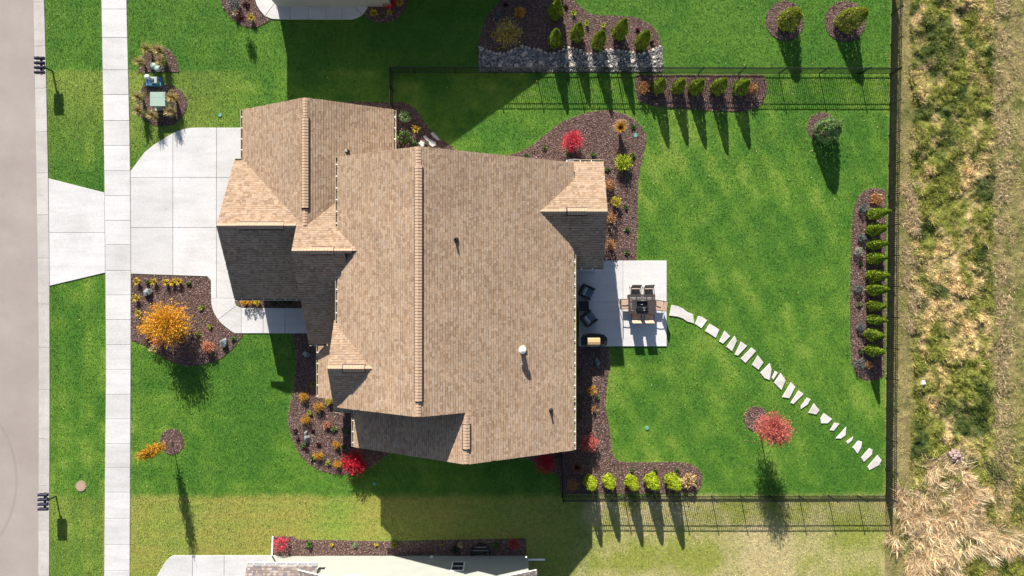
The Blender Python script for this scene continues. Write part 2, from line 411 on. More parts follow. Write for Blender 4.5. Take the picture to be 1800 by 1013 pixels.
apr = tag(MB().prism(PP(APRON), -.06, .02).build('driveway_apron', M['conc_joint']), 'flared concrete apron between curb and sidewalk', 'driveway', kind='structure')
slabs(apr, APRON, (), (409.3,), z=.048)
ewk = tag(MB().prism(PP([(373, 526), (412, 526), (414, 539), (432, 543), (575, 543), (575, 585), (413, 585), (386, 560), (373, 536)]), -.06, .02).build('entry_walk', M['conc_joint']), 'curved concrete walk from driveway to front entry', 'path', kind='structure')
for w_ in (WALK1, WALK2): MB().prism(PP(w_), -.05, .055, .01).build('concrete_slab', M['conc'], ewk)
slabs(ewk, [(424.9, 541.7), (575, 541.7), (575, 586), (424.9, 586)], (463, 501.5, 540), ())
# patio
PATIO = [(1000, 458.5), (1171.4, 458.5), (1171.4, 608.8), (1017.5, 608.8), (1017.5, 545), (1015, 534), (1011, 528), (1000, 524)]
pat = tag(MB().prism(PP(inset(PATIO, 1)), -.06, .03).build('patio', M['conc_joint']), 'pale concrete patio behind the house', 'patio', kind='structure')
slabs(pat, PATIO, (1094.7,), (531,), 'patio', .08, .18)
MB().prism(PP([(998, 470), (1046, 470), (1046, 478), (998, 478)]), .06, .2, .015).build('door_step', M['conc'], pat)
# north neighbour's entry walk
NW_out = [(449, -60), (449, 0), (452, 10), (457, 18.5), (465.6, 29), (478, 34.2), (490, 34.5)]
nwk = tag(MB().prism(PP([(450, -58), (480, -58), (483, 6), (615, 6), (622, -58), (647, -58), (640, 25), (620, 33), (480, 33), (458, 18)]), -.06, .02).build('neighbour_walk', M['conc_joint']), 'U shaped concrete walk of the house to the north', 'path', kind='structure')
jt = .25
MB().prism(PP([(449, -60), (480.6, -60), (480.6, 0), (481, 5), (482.4, 7.2), (466, 29), (457, 18.5), (452, 10), (449, 0)]), -.05, .055, .01).build('concrete_slab', M['conc'], nwk)
MB().prism(PP([(482.9, 7.4), (511-jt, 7.4), (511-jt, 34.6), (490, 34.6), (478, 34), (466.5, 29.4)]), -.05, .055, .01).build('concrete_slab', M['conc'], nwk)
for a, b_ in ((511, 542.4), (542.4, 574), (574, 601.5)):
    MB().prism(PP([(a+jt, 7.4), (b_-jt, 7.4), (b_-jt, 34.6), (a+jt, 34.6)]), -.05, .055, .01).build('concrete_slab', M['conc'], nwk)
MB().prism(PP([(601.5+jt, 7.4), (617, 7.4), (620, 9), (636.5, 27), (628, 32), (619, 34.6), (601.5+jt, 34.6)]), -.05, .055, .01).build('concrete_slab', M['conc'], nwk)
MB().prism(PP([(620.6, 8.4), (621.8, 3), (622, -60), (648.5, -60), (648.5, 0), (646, 15), (637.2, 26.4)]), -.05, .055, .01).build('concrete_slab', M['conc'], nwk)
# south neighbour's driveway
SDR = [(262, 1060), (276, 1013), (291, 988), (298, 980), (306, 976), (485, 976), (485, 1060)]
sdr = tag(MB().prism(PP(inset([(262, 1060), (276, 1013), (291, 988), (306, 976.5), (484, 976.5), (484, 1060)], -.5)), -.06, .02).build('neighbour_driveway', M['conc_joint']), 'white concrete driveway of the house to the south', 'driveway', kind='structure')
slabs(sdr, SDR, (339, 394.5), ())

# ---------------------------------------------------------------- planting beds
def circ(cx, cy, rx, ry, n=28): return [(cx + rx*math.cos(2*math.pi*k/n), cy + ry*math.sin(2*math.pi*k/n)) for k in range(n)]
def sm(fix, curve): return list(fix) + smooth_open(curve, 5)
BEDS = {
 'front_bed': (sm([(231.4, 598), (231.4, 483), (364.6, 487.4), (370.6, 494.5)], [(370.8, 537), (375, 549), (383, 563), (391, 571.5), (400, 579), (413, 587.6)]) +
               smooth_open([(427, 588), (409, 613), (384, 632), (341, 643), (313, 639.5), (291.5, 630.6), (263, 611), (231.4, 598)], 5), 'mulch bed between driveway and sidewalk with orange shrub'),
 'entry_bed': ([(512, 586.8), (605, 586.8), (632, 720), (690, 740), (690, 795)] + smooth_open([(683, 798), (655, 819), (637, 828), (613.6, 834), (584, 832.4), (557, 823.5), (533.6, 806), (519, 782), (507.6, 749.5), (507.6, 726), (516, 684), (519.4, 643), (519, 613), (512, 587)], 5), 'mulch bed wrapping the front corner of the house'),
 'garage_bed': ([(415, 515), (536, 515), (536, 540.6), (431, 540.6)] + smooth_open([(425, 540.2), (419, 538), (415, 532)], 4), 'narrow mulch strip below the garage wall'),
 'side_bed': (smooth_open([(596, 182), (620, 179.5), (650, 180), (690, 180.5), (712, 181), (732, 194.6), (746, 215), (766, 238), (800, 262)], 5) + [(800, 290), (596, 260)], 'mulch bed in the corner between garage and main house'),
 'rear_corner_bed': (smooth_open([(880, 276), (908, 269), (934, 257), (961, 235), (988, 215), (1018, 203), (1048, 195.6), (1078.5, 195.6), (1105, 205), (1122, 218), (1134, 235), (1135.6, 248), (1130.5, 272), (1124, 297), (1121, 329), (1120.4, 366), (1119.7, 403), (1117.4, 457.6)], 5) + [(1000, 457.6), (1000, 300), (880, 300)], 'large mulch bed around the rear corner with pink shrub'),
 'fence_row_bed': (smooth_open([(1334, 131.5), (1343, 135), (1347.6, 148), (1345, 170), (1334, 187), (1312, 195), (1288, 196.5), (1240, 194), (1200, 191), (1172, 189.6), (1142, 184.6), (1123, 177), (1117.5, 160), (1116, 132)], 5), 'mulch bed under the row of five small evergreens at the fence'),
 'east_bed': (smooth_open([(1556.5, 336), (1545, 331.5), (1527.7, 332), (1512.7, 341), (1504.4, 356), (1499.5, 375), (1496, 431), (1494.7, 525), (1494.7, 600), (1497.6, 638), (1507, 660), (1522, 668), (1540, 668), (1554, 660)], 5), 'long mulch strip inside the right fence'),
 'south_bed': ([(985, 868), (985, 838), (948, 817), (925, 805), (925, 760), (1000, 609.5), (1070, 609.5)] + smooth_open([(1071.4, 641.5), (1066, 683), (1064.6, 712.5), (1069, 742), (1073, 769), (1076, 795), (1085, 809), (1107, 812.6), (1150, 812.6), (1196, 812.6), (1220, 819), (1231.6, 831), (1234, 846), (1225.7, 862), (1205, 867)], 5) + [(1100, 868)], 'mulch bed along the right wall and lower fence'),
 'bottom_neighbour_bed': ([(479.5, 976.2), (479.5, 943)] + smooth_open([(501, 943), (517, 943.8), (529, 948.6), (600, 950), (695, 951.6), (780, 949), (860, 948), (925, 947)], 4) + [(925, 976.2)], 'mulch strip along the south neighbour wall'),
 'utility_bed_upper': (smooth_open([(243, 128), (247, 110), (252, 97), (268.5, 83), (285, 82), (302, 92), (312, 111), (315, 127)], 5), 'small half round mulch bed above the utility boxes'),
 'utility_bed_lower': (smooth_open([(300, 150), (315.4, 158), (327, 171), (328.5, 188), (319, 207), (302, 220.5), (275, 221), (250, 208), (242, 188), (246, 165), (254, 146)], 5), 'mulch bed around the green transformer'),
 'north_entry_bed': (smooth_open([(386, -60), (388, 0), (400, 23.5), (417, 40), (433.7, 48), (454, 47), (476, 35.5)], 5) + smooth_open([(465, 29.8), (456.4, 18.5), (451.5, 10), (448.4, 0), (448.4, -60)], 3), 'mulch bed with blue shrub at the neighbour walk'),
 'north_inner_bed': ([(482, -60), (482.4, 3), (484, 6.4), (615, 6.4), (620, 3), (620.8, -60)], 'mulch strip inside the neighbour walk'),
 'north_red_bed': (smooth_open([(649.4, -60), (649.2, 2), (647, 16), (641, 28), (650, 34.5), (665, 39.8), (682, 39.6), (699, 32), (710.5, 17), (715.6, 0), (717, -60)], 5), 'mulch bed with bright red shrub by the neighbour walk'),
 'north_rock_bed': (smooth_open([(890, -60), (879, 0), (864, 17), (852, 40), (843.6, 67), (842, 84)], 5) + [(842, 97), (1163, 97)] + smooth_open([(1162, 78), (1157, 60), (1142, 43.6), (1119, 32), (1095, 28.5), (1068, 27.5), (1041.6, 26), (1028, 18.5), (1015, 6.7), (1006, -6), (990, -60)], 5), 'mulch bed of six evergreens above the river rocks'),
 'shrub_ring_a': (circ(1379.5, 37, 33.5, 35), 'round mulch ring under the left round shrub'),
 'shrub_ring_b': (circ(1485.5, 38, 36, 36), 'round mulch ring under the right lopsided shrub'),
 'shrub_ring_c': (circ(1444, 224, 25, 26), 'round mulch ring under the grey green shrub'),
 'tree_ring_red': (circ(1329, 736.5, 21, 22), 'round mulch ring at the coral red tree'),
 'tree_ring_yellow': (circ(302.5, 776.5, 21, 22.5), 'round mulch ring at the thin yellow tree'),
}
BW = {k: PP(v[0]) for k, v in BEDS.items()}
chipV = []
NM = {'shrub_ring_a': 'tree_ring', 'shrub_ring_b': 'tree_ring', 'shrub_ring_c': 'tree_ring', 'tree_ring_red': 'tree_ring', 'tree_ring_yellow': 'tree_ring'}
def chips_for(poly, density, zb):
    p = np.asarray(poly); x0, y0 = p.min(0); x1, y1 = p.max(0)
    N = int((x1-x0)*(y1-y0)*density); X = rng.uniform(x0, x1, N); Y = rng.uniform(y0, y1, N)
    k = inside(X, Y, poly); X, Y = X[k], Y[k]; N = len(X)
    a = rng.uniform(0, 6.283, N); L = rng.uniform(.015, .05, N); W = rng.uniform(.006, .017, N)
    dx, dy = np.cos(a), np.sin(a); t1, t2 = rng.normal(0, .35, N), rng.normal(0, .5, N)
    z = zb + rng.uniform(.004, .032, N)
    V = np.empty((N, 4, 3))
    for i, (u, v) in enumerate(((-1,-1),(1,-1),(1,1),(-1,1))):
        V[:, i, 0] = X + dx*L*u - dy*W*v; V[:, i, 1] = Y + dy*L*u + dx*W*v; V[:, i, 2] = z + L*u*t1 + W*v*t2
    return V.reshape(-1, 3)
for k, (px, lab) in BEDS.items():
    poly = BW[k]
    c = np.mean(np.asarray(poly), 0); o = MB().prism(poly, -.06, .028).build('mulch_bed', M['mulch'])
    tag(o, lab, 'mulch bed', kind='structure')
    V = chips_for(poly, 430 if k != 'north_rock_bed' else 330, .025)
    ch = link('wood_chips', fast_mesh('wood_chips', V, np.arange(len(V)).reshape(-1, 4)), M['chips'], o); ch['kind'] = 'stuff'

# ---------------------------------------------------------------- turf
HOUSE_FOOT = [[Q(-428,-280), Q(-206,-280), Q(-206,-60), Q(-428,-60)], [Q(-441,-196), Q(-318,-196), Q(-318,4), Q(-441,4)], [Q(-318,-60), Q(-254,-60), Q(-254,78), Q(-318,78)],
  [Q(-293,78), Q(-250,78), Q(-250,170), Q(-293,170)], [Q(-254,-188), Q(86,-188), Q(86,170), Q(-254,170)], [Q(-245,160), Q(86,160), Q(86,247), Q(-245,247)], [Q(80,-189), Q(135,-189), Q(135,-46), Q(80,-46)]]
SOUTH_HOUSE = PP([(479, 977), (927, 977), (927, 1200), (479, 1200)])
ROCK = PP([(842, 84), (1163, 84), (1164.8, 127.4), (842, 126)])
MANHOLE = PP(circ(143.6, 854, 9.5, 9.5))
SW_POLY = [P(WALK_L(y), y)[:2] for y in ys] + [P(WALK_R(y), y)[:2] for y in ys[::-1]]
HARD = [PP(DRIVE), PP(APRON), PP(WALK1), PP(WALK2), PP([(424, 541.7), (575, 541.7), (575, 586), (413, 586)]), PP(PATIO), SW_POLY, PP(SDR), ROCK, SOUTH_HOUSE, MANHOLE,
        PP([(449, -60), (449, 0), (457, 18.5), (466, 29.5), (480, 34.6), (620, 34.6), (640, 26), (648.5, 0), (648.5, -60)])] + HOUSE_FOOT
STONE_A = [[(65,48),(130,58),(190,85),(235,122),(300,150),(310,240),(240,220),(190,185),(130,165),(45,155)], [(365,170),(400,178),(455,213),(395,295),(330,250)], [(490,255),(590,318),(555,400),(445,330)],
 [(655,335),(710,388),(635,465),(600,445)], [(765,392),(785,440),(735,550),(680,505)], [(838,455),(898,497),(800,600),(775,590)], [(955,522),(998,555),(885,680),(840,637)], [(1025,610),(1080,680),(1030,755),(965,705)],
 [(1155,698),(1172,760),(1150,870),(1100,850),(1058,795)], [(1215,780),(1240,795),(1195,865),(1187,850)], [(1280,805),(1328,880),(1285,980),(1210,905)]]
STONE_B = [[(170,75),(205,115),(150,222),(88,212)], [(245,155),(287,185),(190,280),(170,270)], [(330,225),(355,240),(330,285),(270,325),(268,308)], [(395,285),(445,345),(415,382),(348,368)], [(495,380),(568,432),(530,470),(470,470),(465,425)],
 [(600,472),(640,482),(590,543),(562,540)], [(712,515),(705,590),(660,622),(618,620)], [(780,610),(770,640),(730,672),(722,655)], [(835,652),(865,660),(858,710),(825,768),(783,712)], [(945,725),(970,740),(965,780),(890,850),(868,815)], [(1025,795),(1060,840),(1035,885),(945,932),(932,905)]]
STONES = [PP([(1170 + x/6.333, 530 + y/6.333) for x, y in s]) for s in STONE_A] + [PP([(1360 + x/5.63, 660 + y/5.63) for x, y in s]) for s in STONE_B]

def sstep(x, a, b):
    t = np.clip((x - a) / (b - a), 0, 1); return t*t*(3-2*t)
G1, G2, G3 = np.array((.070,.195,.025)), np.array((.160,.305,.038)), np.array((.255,.35,.066))
YL, BG = np.array((.36,.34,.085)), np.array((.54,.47,.25))
def turf_color(X, Y):
    px, py = X/K + 900, 506.5 - Y/K
    n1, n2, n3 = fbm(X, Y, 3.2, 1), fbm(X, Y, .9, 5, 3), fbm(X, Y, 7.5, 9, 3)
    mixv = np.clip((n1-.5)*1.1 + (n2-.5)*1.5 + .42, 0, 1)
    # mowing passes, laid diagonally behind the house, straight elsewhere
    back = sstep(px, 1040, 1075) * (py > 131) * (py < 871)
    wob = (n1-.5)*.8
    diag = np.tanh(2.2*np.sin((px*.889 - py*.457)/46*2*np.pi + wob*1.6))
    strt = np.sin(py/30*2*np.pi + wob*3)*(px > 230)*.6 + np.sin(px/36*2*np.pi + wob*2)*(px <= 230)
    mixv = np.clip(mixv + .12*np.where(back > .5, diag*(.6+.8*n2), strt), 0, 1)
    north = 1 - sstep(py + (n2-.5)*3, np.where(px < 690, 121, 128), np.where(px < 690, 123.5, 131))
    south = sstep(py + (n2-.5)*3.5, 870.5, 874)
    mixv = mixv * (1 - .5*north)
    # pale sun-dried patches of the back lawn and the strip near the utility boxes
    mixv = np.clip(mixv + .20*back*np.exp(-(((px-1165)/75)**2 + ((py-300)/150)**2)) + .15*back*np.exp(-(((px-1300)/120)**2 + ((py-640)/120)**2)), 0, 1)
    dry = np.clip(.75*(1-sstep(px + (n1-.5)*60, 330, 470))*(px > 183)*sstep(py, 122, 126)*(1-sstep(py, 232, 300)) + .55*(px <= 183)*sstep(py, 122, 126)*(1-sstep(py, 200, 330)), 0, 1)*(.35 + n1)
    c = G1 + (G2-G1)*mixv[:, None]
    c = c + (G3-c)*np.clip((mixv-.68)*1.5, 0, 1)[:, None]
    c = c + ((G3*.6+YL*.4)-c)*(np.clip(dry, 0, .8)*.75)[:, None]
    # the southern neighbour's drier grass
    sb = south*sstep(px + (n1-.5)*60, 985, 1045)
    sy = south*(1-sb)
    yl = G3 + (YL-G3)*np.clip(.45 + (n1-.45)*1.6 + .25*strt, 0, 1)[:, None]
    yl = np.where((px < 183)[:, None], yl*.35 + c*.65, yl)
    c = c*(1-sy[:, None]) + yl*sy[:, None]
    bg_ = YL*.55 + G3*.45 + (BG - YL*.55 - G3*.45)*np.clip(.72 + (n1-.5)*2.4 + (n2-.5)*1.2, 0, 1)[:, None]
    c = c*(1-sb[:, None]) + bg_*sb[:, None]
    return c
# sheet: from the curb to the right fence
ny, nx = 150, 210
yy = np.linspace(-110, 1120, ny); V = []
for y in yy:
    a, b_ = CURB_R(y) + .2, FENCE_X(y)
    xs_ = np.linspace(a, b_, nx)
    V.append(np.stack([(xs_-900)*K, np.full(nx, (506.5-y)*K), np.zeros(nx)], 1))
V = np.concatenate(V); F = [(j*nx+i, (j+1)*nx+i, (j+1)*nx+i+1, j*nx+i+1) for j in range(ny-1) for i in range(nx-1)]
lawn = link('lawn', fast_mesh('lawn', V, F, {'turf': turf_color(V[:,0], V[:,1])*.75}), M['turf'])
tag(lawn, 'mown green lawn around the house and its neighbours', 'lawn', kind='structure')
def blades(X, Y, z0, L, W, lean, az, C):
    """one tapering triangle per blade"""
    N = len(X); a2 = rng.uniform(0, 6.283, N); V = np.empty((N, 3, 3))
    wx, wy = np.cos(a2)*W, np.sin(a2)*W
    V[:,0] = np.stack([X-wx, Y-wy, np.full(N, z0)], 1); V[:,1] = np.stack([X+wx, Y+wy, np.full(N, z0)], 1)
    V[:,2] = np.stack([X + np.cos(az)*np.sin(lean)*L, Y + np.sin(az)*np.sin(lean)*L, z0 + np.cos(lean)*L], 1)
    return V.reshape(-1, 3), np.arange(3*N).reshape(-1, 3), np.repeat(C, 3, 0)
N = 780000
X = rng.uniform(P(70,0)[0], P(1570,0)[0], N); Y = rng.uniform(P(0,1045)[1], P(0,-32)[1], N)
px, py = X/K+900, 506.5-Y/K
keep = (px > CURB_R(py)+1) & (px < FENCE_X(py)-.5)
for p in HARD + STONES: keep &= ~inside(X, Y, p)
X, Y = X[keep], Y[keep]; keep = np.ones(len(X), bool)
for p in BW.values(): keep &= ~(inside(X, Y, p) & (edge_dist(X, Y, p, .1) > rng.uniform(-.03, .06, len(X))))
X, Y = X[keep], Y[keep]; N = len(X)
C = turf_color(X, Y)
# straw-coloured rim where the mower and edger scalp the turf
rim = np.full(N, 9.0)
for k in ('front_bed','entry_bed','side_bed','rear_corner_bed','fence_row_bed','east_bed','south_bed','tree_ring_red','tree_ring_yellow','shrub_ring_c'): rim = np.minimum(rim, edge_dist(X, Y, BW[k], .3))
for k in ('utility_bed_upper','utility_bed_lower','bottom_neighbour_bed'): rim = np.minimum(rim, edge_dist(X, Y, BW[k], .3) + .06)
rim = np.minimum(rim, edge_dist(X, Y, SW_POLY, .3) + .06)
rim = np.minimum(rim, np.abs(X - (CURB_R(506.5-Y/K)-900)*K) + .03)
rim = np.minimum(rim, np.abs(X - (FENCE_X(506.5-Y/K)-900)*K)*.6)
t = np.clip(1 - (rim + rng.uniform(-.04, .04, N))/.15, 0, 1)[:, None]*.8
C = C*(1-t) + np.array((.50,.45,.14))*t
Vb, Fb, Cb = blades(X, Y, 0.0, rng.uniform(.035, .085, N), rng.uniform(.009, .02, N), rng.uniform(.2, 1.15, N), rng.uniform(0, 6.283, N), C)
gr = link('lawn_grass', fast_mesh('lawn_grass', Vb, Fb, {'turf': Cb}), M['blade'])
tag(gr, 'short mown grass covering the lawns', 'grass', kind='stuff')

# fallen leaves and pale flecks lying on the turf
k = rng.random(N) < .003*(.3 + 2.2*np.clip(fbm(X, Y, 4, 33)-.4, 0, 1)*2); X2, Y2 = X[k], Y[k]; n2_ = len(X2)
a = rng.uniform(0, 6.283, n2_); L = rng.uniform(.018, .042, n2_); W = L*rng.uniform(.4, .7, n2_); Vl = np.empty((n2_, 4, 3))
for i_, (u_, v_) in enumerate(((-1,0),(0,-1),(1,0),(0,1))):
    Vl[:, i_, 0] = X2 + np.cos(a)*L*u_ - np.sin(a)*W*v_; Vl[:, i_, 1] = Y2 + np.sin(a)*L*u_ + np.cos(a)*W*v_; Vl[:, i_, 2] = .065 + rng.uniform(-.01, .02, n2_)
M['fallen'] = mat_island('fallen_leaf', [(.42,.36,.14), (.5,.4,.18), (.35,.22,.08), (.55,.5,.3), (.3,.33,.06)], .8)
tag(link('fallen_leaves', fast_mesh('fallen_leaves', Vl.reshape(-1, 3), np.arange(4*n2_).reshape(-1, 4)), M['fallen']), 'scattered dry leaves on the lawns', 'leaves', kind='stuff')

# ---------------------------------------------------------------- rough field beyond the right fence
def field_color(X, Y):
    px, py = X/K+900, 506.5-Y/K
    n1, n2 = fbm(X*1.7 + Y*.35, Y*.75, 2.0, 21), fbm(X*1.5, Y*.8, .6, 23, 3)
    tall = sstep(px + (n1-.5)*22, 1597, 1607)*(1-sstep(px + (n2-.5)*14, 1738, 1752)*sstep(-py, -1000, -560))
    strawp = np.clip((n1-.47)*2.4 + (n2-.5)*2.4 + .02 + .25*np.exp(-((px-1690)/45)**2) - .35*np.exp(-((py-760)/120)**2), 0, 1)
    c_short = np.array((.42,.35,.16)) + (np.array((.23,.25,.07)) - np.array((.42,.35,.16)))*np.clip((n2-.35)*2.2, 0, 1)[:, None]
    c_tall = np.array((.27,.29,.06)) + (np.array((.76,.57,.30)) - np.array((.27,.29,.06)))*strawp[:, None]
    dk = np.clip((.46-fbm(X, Y, 1.2, 31, 3))*6, 0, 1)
    c_tall = c_tall + (np.array((.075,.12,.03)) - c_tall)*(dk*.9)[:, None]
    return c_short + (c_tall - c_short)*tall[:, None], tall
def field_z(X, Y):
    px = X/K + 900
    t = sstep(px, 1592, 1612)*(1 - .6*sstep(px, 1735, 1755))
    return ((fbm(X, Y, .6, 40, 3)-.42)*.42*t + (fbm(X, Y, .5, 44, 2)-.5)*.06*sstep(px, 1566, 1580))*(px > 1566)
nx = 230; V = []; ny = 480; yy = np.linspace(-110, 1120, ny)
for y in yy:
    xs_ = np.concatenate([np.linspace(FENCE_X(y), 1860, 200), np.linspace(1870, 2150, 30)])
    V.append(np.stack([(xs_-900)*K, np.full(nx, (506.5-y)*K), -.004 + 0*xs_], 1))
V = np.concatenate(V); F = [(j*nx+i, (j+1)*nx+i, (j+1)*nx+i+1, j*nx+i+1) for j in range(ny-1) for i in range(nx-1)]
V[:,2] += field_z(V[:,0], V[:,1])
fc, _ = field_color(V[:,0], V[:,1])
fld = tag(link('field', fast_mesh('field', V, F, {'turf': fc*.6}), M['turf']), 'unmown rough field beyond the right fence', 'field', kind='structure')
def strands(X, Y, z0, L, W, lean, az, droop, C):
    """bent two-piece stalks for long grass"""
    N = len(X); V = np.empty((N, 5, 3)); a2 = az + np.pi/2 + rng.normal(0, .4, N)
    wx, wy = np.cos(a2)*W, np.sin(a2)*W
    h1 = .55*L; r1 = np.sin(lean)*h1; z1 = z0 + np.cos(lean)*h1
    l2 = np.minimum(lean + droop, 1.9); r2 = r1 + np.sin(l2)*(L-h1); z2 = np.maximum(z1 + np.cos(l2)*(L-h1), z0 + .02)
    for i, (r, z, s) in enumerate(((0*L, z0+0*L, -1), (0*L, z0+0*L, 1), (r1, z1, .8), (r1, z1, -.8), (r2, z2, 0))):
        V[:, i, 0] = X + np.cos(az)*r + wx*s; V[:, i, 1] = Y + np.sin(az)*r + wy*s; V[:, i, 2] = z
    b_ = np.arange(N)*5
    F = np.concatenate([np.stack([b_, b_+1, b_+2], 1), np.stack([b_, b_+2, b_+3], 1), np.stack([b_+3, b_+2, b_+4], 1)])
    return V.reshape(-1, 3), F, np.repeat(C, 5, 0)
N = 250000
X = rng.uniform(P(1556,0)[0], P(1850,0)[0], N); Y = rng.uniform(P(0,1050)[1], P(0,-40)[1], N)
px, py = X/K+900, 506.5-Y/K
k = px > FENCE_X(py) + 1; X, Y = X[k], Y[k]; N = len(X)
C, tall = field_color(X, Y)
cl = fbm(X, Y, .8, 51, 2); az = fbm(X, Y, .8, 61, 2)*16 + rng.normal(0, .9, N)
hgt = np.where(tall > .5, (.10 + .5*np.clip(cl-.35, 0, 1))*rng.uniform(.6, 1.3, N), rng.uniform(.05, .12, N))
wid = np.where(tall > .5, rng.uniform(.008, .02, N), rng.uniform(.008, .018, N))
C = C*rng.uniform(.6, 1.35, (N, 1))
Vb, Fb, Cb = strands(X, Y, field_z(X, Y) - .03, hgt, wid, rng.uniform(.25, .95, N), az, rng.uniform(.2, .9, N), C)
tag(link('field_grass', fast_mesh('field_grass', Vb, Fb, {'turf': Cb}), M['blade']), 'tangled green and straw coloured field grass', 'grass', kind='stuff')
# the great flattened heap of blond dry grass at the lower right: many combed tufts fanning out of a ragged patch
Xs, Ys, As, Ls = [], [], [], []
for _ in range(900):
    a = rng.uniform(0, 6.283); r = rng.random()**.62*(1 + .25*math.sin(3*a + .6) + .16*math.sin(7*a) + .1*math.sin(13*a + 2))*1.12
    tx, ty = 1668 + math.cos(a)*r*88 + 18*math.sin(3*a), 925 + math.sin(a)*r*86 + 12*math.cos(5*a)
    if tx < FENCE_X(min(ty, 871)) + 12 and ty < 880: continue
    if tx > 1690 and ty > 985: continue
    dirn = -a + rng.normal(0, 1.15) + (1.2 if rng.random() < .2 else 0); m = int(rng.uniform(8, 34))
    x0, y0 = P(tx, ty)[:2]
    Xs.append(x0 + rng.normal(0, .13, m)); Ys.append(y0 + rng.normal(0, .13, m)); As.append(dirn + rng.normal(0, .5, m)); Ls.append(rng.uniform(.35, .8, m)*rng.uniform(.6, 1.2))
X, Y, az, L = map(np.concatenate, (Xs, Ys, As, Ls)); N = len(X)
C = np.array((.80,.66,.44))[None]*rng.uniform(.5, 1.25, (N, 1))*np.where(rng.random((N, 1)) < .25, np.array([[.85,.66,.5]]), 1)
Vb, Fb, Cb = strands(X, Y, np.maximum(field_z(X, Y), 0) + rng.uniform(0, .12, N), L, rng.uniform(.007, .016, N), rng.uniform(.7, 1.5, N), az, rng.uniform(0, .3, N), C)
tag(link('dry_grass', fast_mesh('dry_grass', Vb, Fb, {'turf': Cb}), M['blade']), 'big heap of bleached dry grass outside the lower right fence corner', 'grass', kind='stuff')
# raked clippings by the field track
N = 9000
X = (1600 + rng.normal(0, 7, N) + (fbm(np.zeros(N), rng.uniform(0, 1, N), .2, 3)-.5)*6 - 900)*K; Y = (506.5 - rng.uniform(320, 610, N))*K
X2 = (1763 + rng.normal(0, 11, 9000) - 900)*K; Y2 = (506.5 - rng.uniform(-40, 900, 9000))*K
X = np.concatenate([X, X2]); Y = np.concatenate([Y, Y2]); N = len(X); k = fbm(X, Y, .6, 91, 2) > .42; X, Y = X[k], Y[k]; N = len(X)
C = np.array((.55,.43,.25))[None]*rng.uniform(.5, 1.1, (N, 1))
Vb, Fb, Cb = strands(X, Y, .02 + field_z(X, Y), rng.uniform(.12, .35, N), rng.uniform(.008, .016, N), rng.uniform(.9, 1.45, N), rng.uniform(0, 6.283, N), rng.uniform(0, .3, N), C)
tag(link('grass_clippings', fast_mesh('grass_clippings', Vb, Fb, {'turf': Cb}), M['blade']), 'pale mown clippings lying along the field edge', 'grass', kind='stuff')

# ================================================================ THE HOUSE
def q3(qx, qy, z): return Vector((qx*K, -qy*K, z))
def shingles(name, E0, u, v, nrm, Lu, Lv, parent, off, mat, expo=.143, wid=(.10, .14, .18, .24)):
    rows = int(Lv/expo) + 1; U0, U1, V0, R = [], [], [], []
    for i in range(rows):
        p = -random.uniform(0, .2)
        while p < Lu:
            w_ = random.choice(wid)*random.uniform(.85, 1.15)
            U0.append(max(p, -.02)); U1.append(min(p + w_ - random.choice((.002, .003, .006)), Lu + .02)); V0.append(i*expo - .03); p += w_
    U0, U1, V0 = map(np.array, (U0, U1, V0)); k = U1 - U0 > .02; U0, U1, V0 = U0[k], U1[k], V0[k]
    V1 = np.minimum(V0 + expo - rng.choice([.012, .018, .026], len(V0)), Lv + .01); n_ = len(U0)
    t = rng.choice([.008, .010, .013], n_); jz = rng.uniform(-.0006, .0006, n_)
    dv = rng.uniform(-.008, .008, n_)
    E0, u, v, nrm = (np.array(x) for x in (E0 - Vector(off), u, v, nrm))
    def pt(a, b, h): return E0 + a[:, None]*u + b[:, None]*v + h[:, None]*nrm
    z_ = np.zeros(n_) - .004
    V = np.stack([pt(U0, V0+dv, t+jz), pt(U1, V0+dv, t+jz), pt(U1, V1, .003+z_*0), pt(U0, V1, .003+z_*0), pt(U0, V0+dv, z_), pt(U1, V0+dv, z_), pt(U1, V1, z_), pt(U0, V1, z_)], 1).reshape(-1, 3)
    b_ = np.arange(n_)*8
    f = lambda *q: np.stack([b_+i for i in q], 1)
    F = np.concatenate([f(0,1,2,3), f(4,5,1,0), f(5,6,2,1), f(7,4,0,3)])
    o = link(name, fast_mesh(name, V, F), mat, parent); o['kind'] = 'stuff'; return o
